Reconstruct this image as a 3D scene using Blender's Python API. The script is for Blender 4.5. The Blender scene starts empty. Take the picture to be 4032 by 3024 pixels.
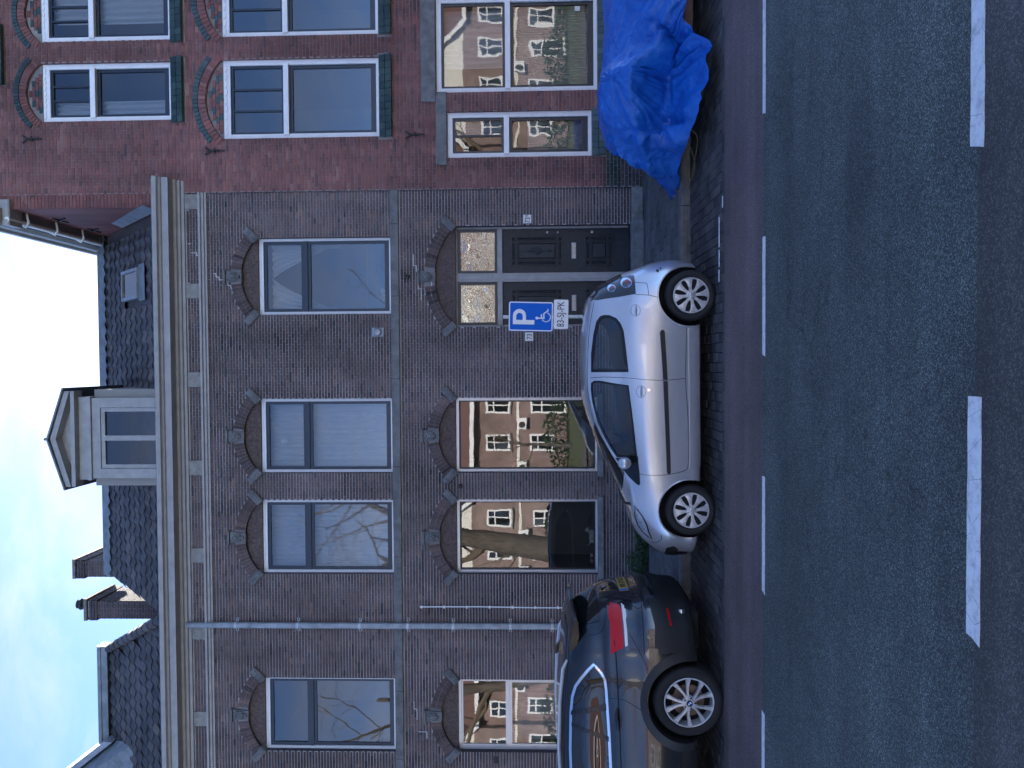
import bpy, bmesh, math, random
import numpy as np
from mathutils import Vector, Matrix, noise
from mathutils.bvhtree import BVHTree
from mathutils.geometry import delaunay_2d_cdt, tessellate_polygon

random.seed(7)
R = math.radians
scene = bpy.context.scene
COL = scene.collection

# ---------------------------------------------------------------- camera
cam_d = bpy.data.cameras.new('camera')
cam = bpy.data.objects.new('camera', cam_d)
COL.objects.link(cam)
scene.camera = cam
cam_d.sensor_fit = 'HORIZONTAL'
cam_d.sensor_width = 36.0
cam_d.lens = 27.05
cam_d.clip_start = 0.05
cam_d.clip_end = 2000
PIT, YAW, ROLL = R(1.9), R(1.5), R(0.35)
fwd = Vector((-math.sin(YAW) * math.cos(PIT), math.cos(YAW) * math.cos(PIT), math.sin(PIT)))
rgt = fwd.cross(Vector((0, 0, 1))).normalized()
upv = rgt.cross(fwd)
rgt, upv = math.cos(ROLL) * rgt - math.sin(ROLL) * upv, math.sin(ROLL) * rgt + math.cos(ROLL) * upv
# the phone was held on its side: picture right is the world's down, picture top the world's right
m3 = Matrix((-upv, rgt, -fwd)).transposed()
cam.matrix_world = Matrix.Translation((0, 0, 1.95)) @ m3.to_4x4()

# ---------------------------------------------------------------- sky, sun, exposure
SUN_EL, SUN_AZ = R(33.5), R(2.5)          # azimuth from +Y towards +X
world = bpy.data.worlds.new('World')
scene.world = world
world.use_nodes = True
nt = world.node_tree
nt.nodes.clear()
N = nt.nodes.new
L = nt.links.new
out = N('ShaderNodeOutputWorld')
bg = N('ShaderNodeBackground')
sky = N('ShaderNodeTexSky')
sky.sky_type = 'NISHITA'
sky.sun_disc = False
sky.sun_elevation = SUN_EL
sky.sun_rotation = SUN_AZ
sky.altitude = 0
sky.air_density = 0.4
sky.dust_density = 0.085
sky.ozone_density = 5.0
tc = N('ShaderNodeTexCoord')
mp = N('ShaderNodeMapping')
mp.inputs['Scale'].default_value = (1.6, 2.2, 4.2)
mp.inputs['Rotation'].default_value = (0.3, 0.5, 0.2)
nz = N('ShaderNodeTexNoise')
nz.inputs['Scale'].default_value = 1.7
nz.inputs['Detail'].default_value = 9
nz.inputs['Roughness'].default_value = 0.62
nz.inputs['Distortion'].default_value = 0.5
cr = N('ShaderNodeValToRGB')
cr.color_ramp.elements[0].position = 0.44
cr.color_ramp.elements[1].position = 0.7
mulc = N('ShaderNodeMath'); mulc.operation = 'MULTIPLY'; mulc.inputs[1].default_value = 0.5
# clouds take the brightness the sky has behind them, greyed and lifted
bw = N('ShaderNodeRGBToBW')
cl = N('ShaderNodeMath'); cl.operation = 'MULTIPLY'; cl.inputs[1].default_value = 1.5
cmb = N('ShaderNodeCombineColor')
mix = N('ShaderNodeMix'); mix.data_type = 'RGBA'
L(tc.outputs['Generated'], mp.inputs['Vector'])
L(mp.outputs['Vector'], nz.inputs['Vector'])
L(nz.outputs['Fac'], cr.inputs['Fac'])
L(cr.outputs['Color'], mulc.inputs[0])
L(sky.outputs['Color'], bw.inputs['Color'])
L(bw.outputs['Val'], cl.inputs[0])
for k in range(3):
    L(cl.outputs[0], cmb.inputs[k])
L(mulc.outputs[0], mix.inputs['Factor'])
L(sky.outputs['Color'], mix.inputs['A'])
L(cmb.outputs['Color'], mix.inputs['B'])
L(mix.outputs['Result'], bg.inputs['Color'])
bg.inputs['Strength'].default_value = 0.13
L(bg.outputs['Background'], out.inputs['Surface'])

sun_d = bpy.data.lights.new('sun', 'SUN')
sun_d.energy = 4.0
sun_d.angle = R(0.5)
sun_d.color = (1.0, 0.93, 0.83)
sun = bpy.data.objects.new('sun', sun_d)
COL.objects.link(sun)
sdir = Vector((math.sin(SUN_AZ) * math.cos(SUN_EL), math.cos(SUN_AZ) * math.cos(SUN_EL), math.sin(SUN_EL)))
sun.rotation_euler = (-sdir).to_track_quat('-Z', 'Y').to_euler()
sun.location = (0, 30, 30)

vs = scene.view_settings
vs.view_transform = 'Standard'
vs.look = 'None'
vs.exposure = 2.15
vs.gamma = 1.0
vs.use_curve_mapping = False
scene.cycles.max_bounces = 6
scene.cycles.diffuse_bounces = 3
scene.cycles.glossy_bounces = 4
scene.cycles.caustics_reflective = False
scene.cycles.caustics_refractive = False
scene.cycles.use_adaptive_sampling = True
scene.cycles.adaptive_threshold = 0.02
scene.cycles.transparent_max_bounces = 16
scene.cycles.use_denoising = True
scene.cycles.sample_clamp_indirect = 6.0

# ---------------------------------------------------------------- materials
MATS = {}


class NT:
    def __init__(s, name):
        s.m = bpy.data.materials.new(name)
        s.m.use_nodes = True
        s.t = s.m.node_tree
        s.b = s.t.nodes['Principled BSDF']
        s.o = s.t.nodes['Material Output']
        MATS[name] = s.m

    def n(s, typ, **kw):
        nd = s.t.nodes.new('ShaderNode' + typ)
        for k, v in kw.items():
            if k.startswith('_'):
                setattr(nd, k[1:], v)
            else:
                key = k.replace('__', ' ')
                nd.inputs[key].default_value = v
        return nd

    def l(s, a, b):
        s.t.links.new(a, b)

    def pos(s, scale=(1, 1, 1)):
        g = s.n('NewGeometry')
        mpn = s.n('Mapping')
        mpn.inputs['Scale'].default_value = scale
        s.l(g.outputs['Position'], mpn.inputs['Vector'])
        return mpn.outputs['Vector']

    def noise(s, scale, detail=4, rough=0.55, vec=None, dist=0.0):
        nd = s.n('TexNoise', Scale=scale, Detail=detail, Roughness=rough, Distortion=dist)
        s.l(vec or s.pos(), nd.inputs['Vector'])
        return nd.outputs['Fac']

    def ramp(s, fac, stops, interp='LINEAR'):
        nd = s.n('ValToRGB')
        c = nd.color_ramp
        c.interpolation = interp
        while len(c.elements) < len(stops):
            c.elements.new(0.5)
        for e, (p, col) in zip(c.elements, stops):
            e.position = p
            e.color = (*col, 1) if len(col) == 3 else col
        s.l(fac, nd.inputs['Fac'])
        return nd.outputs['Color']

    def mul(s, a, b, fac=1.0, mode='MULTIPLY'):
        nd = s.n('Mix', _data_type='RGBA', _blend_type=mode)
        nd.inputs['Factor'].default_value = fac
        s.l(a, nd.inputs['A'])
        s.l(b, nd.inputs['B'])
        return nd.outputs['Result']

    def bump(s, h, strength=0.3, dist=0.01):
        nd = s.n('Bump', Strength=strength, Distance=dist)
        s.l(h, nd.inputs['Height'])
        s.l(nd.outputs['Normal'], s.b.inputs['Normal'])

    def col(s, c):
        if hasattr(c, 'links'):
            s.l(c, s.b.inputs['Base Color'])
        else:
            s.b.inputs['Base Color'].default_value = (*c, 1)

    def set(s, **kw):
        for k, v in kw.items():
            s.b.inputs[k.replace('__', ' ')].default_value = v
        return s


def plain(name, c, rough=0.6, metal=0.0, nscale=None, amt=0.25, bump=0.0, bscale=60, **kw):
    t = NT(name)
    if nscale:
        f = t.noise(nscale, 6, 0.62)
        lo = tuple(v * (1 - amt) for v in c)
        hi = tuple(min(1, v * (1 + amt)) for v in c)
        t.col(t.ramp(f, [(0.3, lo), (0.7, hi)]))
    else:
        t.col(c)
    t.set(Roughness=rough, Metallic=metal, **kw)
    if bump:
        t.bump(t.noise(bscale, 5, 0.6), bump, 0.01)
    return t.m


def rnd_ramp(t, stops):
    at = t.n('Attribute', _attribute_name='rnd')
    oi = t.n('ObjectInfo')
    ad = t.n('Math', _operation='ADD')
    fr = t.n('Math', _operation='FRACT')
    t.l(at.outputs['Fac'], ad.inputs[0])
    t.l(oi.outputs['Random'], ad.inputs[1])
    t.l(ad.outputs[0], fr.inputs[0])
    return t.ramp(fr.outputs[0], stops, 'LINEAR'), fr.outputs[0]


def brick_mat(name, stops, rough=0.85, grime=(0.58, 1.18), bumpk=0.5, spec=0.3):
    t = NT(name)
    c, f = rnd_ramp(t, stops)
    n1 = t.noise(38, 6, 0.65)
    c = t.mul(c, t.ramp(n1, [(0.25, (0.82,) * 3), (0.75, (1.14,) * 3)]))
    n2 = t.noise(0.55, 5, 0.6, dist=0.4)
    c = t.mul(c, t.ramp(n2, [(0.3, (grime[0],) * 3), (0.7, (grime[1],) * 3)]))
    # rain streaks: soot that runs down the wall
    n3 = t.noise(1.0, 4, 0.6, t.pos((3.0, 3.0, 0.25)))
    c = t.mul(c, t.ramp(n3, [(0.33, (0.66, 0.66, 0.68)), (0.6, (1.06,) * 3)]))
    t.col(c)
    t.set(Roughness=rough)
    t.b.inputs['Specular IOR Level'].default_value = spec
    t.bump(t.noise(110, 6, 0.7), bumpk, 0.004)
    return t.m


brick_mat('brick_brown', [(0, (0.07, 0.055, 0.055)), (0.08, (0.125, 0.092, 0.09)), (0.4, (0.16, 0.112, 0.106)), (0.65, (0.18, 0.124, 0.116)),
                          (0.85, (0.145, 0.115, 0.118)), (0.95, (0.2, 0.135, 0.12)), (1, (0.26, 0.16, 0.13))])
brick_mat('brick_red', [(0, (0.14, 0.075, 0.075)), (0.08, (0.21, 0.088, 0.08)), (0.4, (0.26, 0.105, 0.094)), (0.7, (0.3, 0.12, 0.104)),
                        (0.9, (0.24, 0.115, 0.11)), (1, (0.36, 0.17, 0.145))], rough=0.7)
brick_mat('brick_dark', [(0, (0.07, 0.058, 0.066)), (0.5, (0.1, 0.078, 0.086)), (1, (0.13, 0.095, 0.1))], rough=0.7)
brick_mat('brick_green', [(0, (0.022, 0.05, 0.042)), (0.5, (0.035, 0.07, 0.058)), (1, (0.055, 0.095, 0.08))], rough=0.28, bumpk=0.15, spec=0.6)
brick_mat('roof_tile', [(0, (0.06, 0.056, 0.06)), (0.5, (0.09, 0.084, 0.088)), (0.9, (0.11, 0.1, 0.1)), (1, (0.15, 0.125, 0.115))], rough=0.65)
brick_mat('paver', [(0, (0.07, 0.07, 0.075)), (0.4, (0.1, 0.098, 0.1)), (0.75, (0.125, 0.115, 0.11)), (1, (0.17, 0.155, 0.15))], rough=0.8, bumpk=0.8)
brick_mat('slab', [(0, (0.12, 0.125, 0.128)), (0.5, (0.15, 0.155, 0.158)), (1, (0.185, 0.188, 0.188))], rough=0.8, bumpk=0.6)
plain('mortar_white', (0.4, 0.4, 0.41), 0.95, nscale=2.5, amt=0.35, bump=0.5)
plain('mortar_grey', (0.27, 0.255, 0.25), 0.95, nscale=2.5, amt=0.25, bump=0.5)
plain('mortar_new', (0.72, 0.72, 0.7), 0.95)
plain('stone', (0.17, 0.172, 0.172), 0.8, nscale=7, amt=0.35, bump=0.5, bscale=90)
plain('stone_light', (0.28, 0.27, 0.25), 0.85, nscale=9, amt=0.3, bump=0.4)
t = NT('plinth_stone')
c = t.ramp(t.noise(9, 6, 0.65), [(0.3, (0.15, 0.155, 0.15)), (0.7, (0.27, 0.27, 0.26))])
c2 = t.ramp(t.noise(3.5, 5, 0.6), [(0.52, (1, 1, 1)), (0.66, (0.5, 0.62, 0.34))])
t.col(t.mul(c, c2)); t.set(Roughness=0.85); t.bump(t.noise(80, 6, 0.7), 0.6, 0.006)
plain('tympanum', (0.12, 0.088, 0.076), 0.9, nscale=26, amt=0.5, bump=0.6, bscale=45)
plain('white_paint', (0.86, 0.86, 0.86), 0.35, nscale=5, amt=0.05)
plain('cream_paint', (0.34, 0.33, 0.32), 0.5, nscale=6, amt=0.16, bump=0.12)
plain('cornice_paint', (0.36, 0.35, 0.35), 0.5, nscale=5, amt=0.14, bump=0.12)
plain('alu_frame', (0.66, 0.67, 0.68), 0.3, 0.35)
plain('dark_frame', (0.022, 0.03, 0.042), 0.3)
plain('dark_green', (0.016, 0.03, 0.032), 0.28)
plain('door_paint', (0.026, 0.034, 0.042), 0.36, nscale=14, amt=0.3, bump=0.1, bscale=40, **{'Specular IOR Level': 0.3})
plain('zinc', (0.3, 0.32, 0.34), 0.5, 0.55, nscale=6, amt=0.3, bump=0.1)
plain('lead', (0.2, 0.22, 0.24), 0.6, 0.3, nscale=5, amt=0.3, bump=0.3, bscale=14)
plain('iron', (0.02, 0.02, 0.022), 0.5, 0.3, nscale=30, amt=0.4)
plain('curtain_white', (0.6, 0.61, 0.63), 0.9)
plain('curtain_sheer', (0.5, 0.53, 0.57), 0.9)
plain('blind', (0.55, 0.56, 0.54), 0.8)
plain('room_wall', (0.3, 0.29, 0.27), 0.9)
plain('room_dark', (0.06, 0.058, 0.055), 0.9)
plain('plate_white', (0.75, 0.75, 0.72), 0.3, nscale=40, amt=0.15)
plain('black', (0.012, 0.012, 0.014), 0.4)
plain('text_black', (0.02, 0.018, 0.02), 0.5)
plain('sign_blue', (0.008, 0.14, 0.62), 0.5, **{'Specular IOR Level': 0.15})
plain('sign_white', (0.9, 0.9, 0.9), 0.4)
plain('galvanised', (0.45, 0.47, 0.49), 0.42, 0.7, nscale=30, amt=0.2)
plain('brass', (0.6, 0.42, 0.16), 0.3, 1.0)
plain('figure_white', (0.62, 0.6, 0.57), 0.5, nscale=30, amt=0.2)
plain('figure_red', (0.4, 0.03, 0.03), 0.35)
plain('leaf', (0.045, 0.085, 0.03), 0.6, nscale=30, amt=0.5)
plain('litter', (0.3, 0.27, 0.22), 0.8, nscale=60, amt=0.6)
plain('soil', (0.05, 0.042, 0.034), 0.95, nscale=20, amt=0.4)
plain('rope', (0.3, 0.25, 0.12), 0.8)
t = NT('bark')
c = t.ramp(t.noise(9, 8, 0.75, t.pos((2.2, 2.2, 0.35)), 0.6), [(0.36, (0.035, 0.03, 0.026)), (0.52, (0.12, 0.1, 0.082)), (0.68, (0.2, 0.175, 0.15))])
t.col(c); t.set(Roughness=0.95); t.bump(t.noise(12, 8, 0.75, t.pos((2, 2, .4))), 1.0, 0.05)
plain('twig', (0.13, 0.1, 0.07), 0.9)
plain('grass', (0.07, 0.09, 0.035), 0.9, nscale=6, amt=0.4)
for nm_, cc_ in (('far_brick', (0.23, 0.13, 0.118)), ('far_brick2', (0.29, 0.19, 0.17))):
    t = NT(nm_)
    bt = t.n('TexBrick', Scale=4.5)
    bt.inputs['Color1'].default_value = (*cc_, 1); bt.inputs['Color2'].default_value = (cc_[0] * .72, cc_[1] * .7, cc_[2] * .7, 1); bt.inputs['Mortar'].default_value = (0.36, 0.34, 0.31, 1)
    mpn = t.n('Mapping'); mpn.inputs['Rotation'].default_value = (R(90), 0, 0); g_ = t.n('NewGeometry'); t.l(g_.outputs['Position'], mpn.inputs['Vector']); t.l(mpn.outputs[0], bt.inputs['Vector'])
    c = t.mul(bt.outputs['Color'], t.ramp(t.noise(0.9, 7, 0.7), [(0.3, (0.6,) * 3), (0.7, (1.25,) * 3)]))
    t.col(c); t.set(Roughness=0.85)
plain('far_render', (0.78, 0.75, 0.68), 0.85, nscale=3, amt=0.08)
plain('far_roof', (0.15, 0.085, 0.075), 0.8, nscale=9, amt=0.3)
plain('rubber', (0.014, 0.014, 0.015), 0.75, nscale=60, amt=0.3)
plain('plastic_black', (0.016, 0.017, 0.019), 0.5, nscale=90, amt=0.25)
plain('trim_black', (0.01, 0.011, 0.013), 0.22)
plain('reflector', (0.85, 0.87, 0.9), 0.3, 0.0)
plain('seam', (0.008, 0.009, 0.01), 0.6)
plain('chrome', (0.8, 0.81, 0.83), 0.12, 1.0)
plain('seat_cloth', (0.055, 0.058, 0.066), 0.9)
plain('liner', (0.008, 0.008, 0.009), 0.9)
plain('brake', (0.2, 0.15, 0.12), 0.5, 0.8)
plain('plate_yellow', (0.5, 0.35, 0.09), 0.45)
plain('amber', (0.6, 0.2, 0.02), 0.2)
plain('trailer_brown', (0.11, 0.055, 0.045), 0.6, nscale=12, amt=0.4)
plain('tarp_in', (0.045, 0.055, 0.045), 0.5)

t = NT('rim_silver')
t.col(t.ramp(t.noise(22, 6, 0.7), [(0.3, (0.44, 0.45, 0.46)), (0.65, (0.74, 0.75, 0.77))]))
t.set(Metallic=0.35, Roughness=0.34)

for nm, base, rg in (('paint_silver', (0.6, 0.62, 0.66), 0.3), ('paint_dark', (0.011, 0.014, 0.02), 0.2)):
    t = NT(nm)
    fl = t.noise(900, 2, 0.5)
    c = t.ramp(fl, [(0.35, tuple(v * 0.85 for v in base)), (0.65, tuple(min(1, v * 1.15) for v in base))])
    # road film on the lower panels
    sp = t.n('SeparateXYZ'); g = t.n('NewGeometry'); t.l(g.outputs['Position'], sp.inputs[0])
    dz = t.n('MapRange', From__Min=0.15, From__Max=0.75, To__Min=0.3, To__Max=0.0); t.l(sp.outputs['Z'], dz.inputs['Value'])
    nn = t.noise(9, 6, 0.65)
    ml = t.n('Math', _operation='MULTIPLY'); t.l(dz.outputs[0], ml.inputs[0]); t.l(nn, ml.inputs[1])
    mx = t.n('Mix', _data_type='RGBA'); mx.inputs['B'].default_value = (0.2, 0.19, 0.18, 1)
    t.l(ml.outputs[0], mx.inputs['Factor']); t.l(c, mx.inputs['A'])
    t.col(mx.outputs['Result'])
    t.set(Metallic=0.55 if nm == 'paint_silver' else 0.35, Roughness=rg, Coat__Weight=1.0, Coat__Roughness=0.04)


def glass_mat(name, tint, refl, rough=0.0, wav=0.0):
    t = NT(name)
    t.t.nodes.remove(t.b)
    tr = t.n('BsdfTransparent'); tr.inputs[0].default_value = (*tint, 1)
    gl = t.n('BsdfGlossy', Roughness=rough); gl.inputs['Color'].default_value = (1, 1, 1, 1)
    fr = t.n('Fresnel', IOR=1.52)
    mr = t.n('MapRange', From__Min=0.0, From__Max=1.0, To__Min=refl - 0.04, To__Max=1.0)
    t.l(fr.outputs[0], mr.inputs['Value'])
    ms = t.n('MixShader')
    t.l(mr.outputs[0], ms.inputs[0]); t.l(tr.outputs[0], ms.inputs[1]); t.l(gl.outputs[0], ms.inputs[2])
    t.l(ms.outputs[0], t.o.inputs['Surface'])
    if wav:
        b = t.n('Bump', Strength=1.0, Distance=wav)
        t.l(t.noise(1.6, 2, 0.5), b.inputs['Height'])
        t.l(b.outputs[0], gl.inputs['Normal'])
    return t.m


glass_mat('glass', (0.7, 0.74, 0.75), 0.11, 0.014, 0.0014)
glass_mat('glass_old', (0.75, 0.79, 0.78), 0.15, 0.01, 0.0006)
t = NT('glass_rippled')
t.t.nodes.remove(t.b)
gl = t.n('BsdfGlossy', Roughness=0.0); gl.inputs['Color'].default_value = (0.24, 0.25, 0.25, 1)
b = t.n('Bump', Strength=1.0, Distance=0.007)
t.l(t.noise(3.0, 4, 0.6, dist=1.2), b.inputs['Height']); t.l(b.outputs[0], gl.inputs['Normal'])
t.l(gl.outputs[0], t.o.inputs['Surface'])
glass_mat('car_glass', (0.62, 0.68, 0.7), 0.09)
glass_mat('lamp_clear', (0.95, 0.96, 0.97), 0.1)
t = NT('glass_privacy'); t.col((0.006, 0.008, 0.009)); t.set(Roughness=0.02, IOR=1.5)
t.b.inputs['Specular IOR Level'].default_value = 0.75
t = NT('lamp_red'); t.col((0.62, 0.008, 0.014)); t.set(Roughness=0.15)
t.b.inputs['Specular IOR Level'].default_value = 0.3
t = NT('lamp_dark'); t.col((0.02, 0.02, 0.022)); t.set(Roughness=0.05, Coat__Weight=1.0)

# asphalts: stones of the mix as cells, each with its own tone
for nm, lo, mid, hi, sc in (('asphalt', (0.034, 0.041, 0.036), (0.066, 0.079, 0.07), (0.3, 0.33, 0.3), 185),
                            ('asphalt_old', (0.048, 0.044, 0.039), (0.076, 0.07, 0.062), (0.18, 0.168, 0.15), 150),
                            ('asphalt_red', (0.105, 0.074, 0.07), (0.16, 0.112, 0.106), (0.32, 0.25, 0.24), 170)):
    t = NT(nm)
    vo = t.n('TexVoronoi', Scale=sc); t.l(t.pos(), vo.inputs['Vector'])
    sx = t.n('SeparateColor'); t.l(vo.outputs['Color'], sx.inputs[0])
    c = t.ramp(sx.outputs[0], [(0.0, lo), (0.62, mid), (0.86, tuple((a + b_) / 2 for a, b_ in zip(mid, hi))), (1.0, hi)])
    c = t.mul(c, t.ramp(t.noise(0.8, 7, 0.66), [(0.3, (0.66,) * 3), (0.7, (1.22,) * 3)]))
    c = t.mul(c, t.ramp(t.noise(1.6, 5, 0.62, t.pos((0.07, 1.5, 1))), [(0.35, (0.74,) * 3), (0.65, (1.12,) * 3)]))
    if nm == 'asphalt':        # hairline cracks and a few darker repairs
        nv = t.n('TexNoise', Scale=2.2, Detail=5.0); t.l(t.pos(), nv.inputs['Vector'])
        vm = t.n('VectorMath', _operation='MULTIPLY_ADD'); vm.inputs[1].default_value = (0.9, 0.9, 0.9)
        t.l(nv.outputs['Color'], vm.inputs[0]); t.l(t.pos((0.35, 0.8, 1)), vm.inputs[2])
        vc = t.n('TexVoronoi', Scale=0.62, _feature='DISTANCE_TO_EDGE'); t.l(vm.outputs[0], vc.inputs['Vector'])
        c = t.mul(c, t.ramp(vc.outputs['Distance'], [(0.0, (0.45,) * 3), (0.006, (1, 1, 1))]))
        c = t.mul(c, t.ramp(t.noise(0.5, 2, 0.4, t.pos((0.5, 1.2, 1))), [(0.58, (1, 1, 1)), (0.62, (0.78, 0.78, 0.8))]))
    t.col(c)
    t.set(Roughness=0.72)
    t.bump(sx.outputs[1], 0.5 if nm != 'asphalt_red' else 0.25, 0.004)
# thermoplastic markings, cracked across
t = NT('road_paint')
vo = t.n('TexVoronoi', Scale=9.0, _feature='DISTANCE_TO_EDGE'); t.l(t.pos((0.55, 1.0, 1)), vo.inputs['Vector'])
c = t.ramp(vo.outputs['Distance'], [(0.0, (0.42, 0.42, 0.43)), (0.012, (0.88, 0.88, 0.88))])
c = t.mul(c, t.ramp(t.noise(14, 8, 0.75), [(0.28, (0.5,) * 3), (0.5, (0.92,) * 3), (0.7, (1.05,) * 3)]))
t.col(c); t.set(Roughness=0.6); t.bump(t.noise(120, 4, 0.6), 0.3, 0.003)
# tarpaulin: woven sheet with fine crumples
t = NT('tarp')
f = t.noise(5.0, 8, 0.68, dist=1.2)
c = t.ramp(t.noise(2.2, 7, 0.7), [(0.3, (0.005, 0.085, 0.44)), (0.7, (0.016, 0.18, 0.66))])
c = t.mul(c, t.ramp(t.noise(26, 7, 0.75), [(0.0, (1, 1, 1)), (0.66, (1, 1, 1)), (0.8, (9, 2.6, 1.3))]))
t.col(c)
t.set(Roughness=0.36)
vo = t.n('TexVoronoi', Scale=8.0, _feature='DISTANCE_TO_EDGE')
nv = t.n('TexNoise', Scale=4.0, Detail=5.0); t.l(t.pos(), nv.inputs['Vector'])
vm = t.n('VectorMath', _operation='MULTIPLY_ADD'); vm.inputs[1].default_value = (0.5, 0.5, 0.5)
t.l(nv.outputs['Color'], vm.inputs[0]); t.l(t.pos(), vm.inputs[2]); t.l(vm.outputs[0], vo.inputs['Vector'])
ad = t.n('Math', _operation='ADD'); t.l(vo.outputs['Distance'], ad.inputs[0]); t.l(f, ad.inputs[1])
t.bump(ad.outputs[0], 0.5, 0.03)

# ---------------------------------------------------------------- helpers


def tag(o, label=None, cat=None, group=None, kind=None):
    if label: o['label'] = label
    if cat: o['category'] = cat
    if group: o['group'] = group
    if kind: o['kind'] = kind
    return o


def empty(name, loc, label=None, cat=None, group=None):
    o = bpy.data.objects.new(name, None)
    COL.objects.link(o)
    o.location = loc
    o.empty_display_size = 0.1
    return tag(o, label, cat, group)


def link(name, me, parent=None, loc=None):
    o = bpy.data.objects.new(name, me)
    COL.objects.link(o)
    if parent is not None:
        o.parent = parent
        if parent.type == 'EMPTY':
            o.matrix_parent_inverse = Matrix.Translation(-Vector(parent.location))
    if loc is not None:
        o.location = loc
    return o


class MB:
    def __init__(s):
        s.v, s.f, s.mi, s.rnd = [], [], [], []
        s.cur = 0
        s.r = 0.0

    def add(s, vs_, fs):
        o = len(s.v)
        s.v += [tuple(p) for p in vs_]
        for f in fs:
            s.f.append(tuple(i + o for i in f))
            s.mi.append(s.cur)
            s.rnd.append(s.r)
        return s

    def box(s, x0, x1, y0, y1, z0, z1):
        return s.add([(x0, y0, z0), (x1, y0, z0), (x1, y1, z0), (x0, y1, z0), (x0, y0, z1), (x1, y0, z1), (x1, y1, z1), (x0, y1, z1)],
                     [(0, 3, 2, 1), (4, 5, 6, 7), (0, 1, 5, 4), (1, 2, 6, 5), (2, 3, 7, 6), (3, 0, 4, 7)])

    def bbox(s, x0, x1, y0, y1, z0, z1, b=0.004):
        # box with its front (-y) edges chamfered
        return s.add([(x0, y1, z0), (x1, y1, z0), (x1, y1, z1), (x0, y1, z1),
                      (x0, y0 + b, z0), (x1, y0 + b, z0), (x1, y0 + b, z1), (x0, y0 + b, z1),
                      (x0 + b, y0, z0 + b), (x1 - b, y0, z0 + b), (x1 - b, y0, z1 - b), (x0 + b, y0, z1 - b)],
                     [(8, 9, 10, 11), (4, 5, 9, 8), (5, 6, 10, 9), (6, 7, 11, 10), (7, 4, 8, 11),
                      (0, 1, 5, 4), (1, 2, 6, 5), (2, 3, 7, 6), (3, 0, 4, 7), (3, 2, 1, 0)])

    def prism(s, poly, a, b, axis='y'):
        # poly in the plane across the axis: y -> (x,z), x -> (y,z), z -> (x,y)
        def P(p, t_):
            return {'y': (p[0], t_, p[1]), 'x': (t_, p[0], p[1]), 'z': (p[0], p[1], t_)}[axis]
        n = len(poly)
        vs_ = [P(p, a) for p in poly] + [P(p, b) for p in poly]
        fs = [(i, (i + 1) % n, n + (i + 1) % n, n + i) for i in range(n)]
        tri = tessellate_polygon([[Vector((p[0], p[1], 0)) for p in poly]])
        fs += [tuple(t_) for t_ in tri] + [tuple(i + n for i in reversed(t_)) for t_ in tri]
        return s.add(vs_, fs)

    def tube(s, pts, r, seg=8, cap=True):
        pts = [Vector(p) for p in pts]
        rr = r if isinstance(r, (list, tuple)) else [r] * len(pts)
        rings = []
        prev = None
        for i, p in enumerate(pts):
            d = (pts[min(i + 1, len(pts) - 1)] - pts[max(i - 1, 0)])
            if d.length < 1e-9: d = Vector((0, 0, 1))
            d.normalize()
            if prev is None:
                a = d.cross(Vector((0, 0, 1)) if abs(d.z) < 0.9 else Vector((1, 0, 0))).normalized()
            else:
                a = (prev - d * prev.dot(d))
                a = a.normalized() if a.length > 1e-6 else d.orthogonal().normalized()
            prev = a
            b = d.cross(a)
            rings.append([p + (a * math.cos(2 * math.pi * k / seg) + b * math.sin(2 * math.pi * k / seg)) * rr[i] for k in range(seg)])
        vs_ = [q for rg in rings for q in rg]
        fs = []
        for i in range(len(pts) - 1):
            for k in range(seg):
                fs.append((i * seg + k, i * seg + (k + 1) % seg, (i + 1) * seg + (k + 1) % seg, (i + 1) * seg + k))
        if cap:
            fs.append(tuple(reversed(range(seg))))
            fs.append(tuple((len(pts) - 1) * seg + k for k in range(seg)))
        return s.add(vs_, fs)

    def lathe(s, prof, axis='z', c=(0, 0, 0), seg=24, a0=0.0, a1=2 * math.pi):
        # prof: (radius, height) pairs about the axis
        full = abs(a1 - a0 - 2 * math.pi) < 1e-6
        ns = seg if full else seg + 1
        vs_ = []
        for k in range(ns):
            a = a0 + (a1 - a0) * k / seg
            for r_, h in prof:
                x, y = r_ * math.cos(a), r_ * math.sin(a)
                vs_.append({'z': (c[0] + x, c[1] + y, c[2] + h), 'y': (c[0] + x, c[1] + h, c[2] + y), 'x': (c[0] + h, c[1] + x, c[2] + y)}[axis])
        m = len(prof)
        fs = []
        for k in range(seg):
            k2 = (k + 1) % ns
            for j in range(m - 1):
                fs.append((k * m + j, k2 * m + j, k2 * m + j + 1, k * m + j + 1))
        return s.add(vs_, fs)

    def build(s, name, mats, parent=None, loc=None, smooth=False, recalc=True, angle=40):
        me = bpy.data.meshes.new(name)
        vs_ = s.v
        if loc is not None:
            vs_ = [(p[0] - loc[0], p[1] - loc[1], p[2] - loc[2]) for p in vs_]
        me.from_pydata(vs_, [], s.f)
        if not isinstance(mats, (list, tuple)): mats = [mats]
        for m in mats: me.materials.append(MATS[m])
        if len(mats) > 1:
            me.polygons.foreach_set('material_index', s.mi)
        if any(s.rnd):
            at = me.attributes.new('rnd', 'FLOAT', 'FACE')
            at.data.foreach_set('value', s.rnd)
        if recalc:
            bm = bmesh.new(); bm.from_mesh(me)
            bmesh.ops.recalc_face_normals(bm, faces=bm.faces)
            bm.to_mesh(me); bm.free()
        if smooth:
            me.shade_smooth()
            me.set_sharp_from_angle(angle=R(angle))
        me.update()
        o = link(name, me, parent, loc if parent is None else None)
        return o


def box_obj(name, b, mat, parent=None, bevel=None):
    m = MB()
    m.bbox(*b, bevel) if bevel else m.box(*b)
    return m.build(name, mat, parent)


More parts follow.
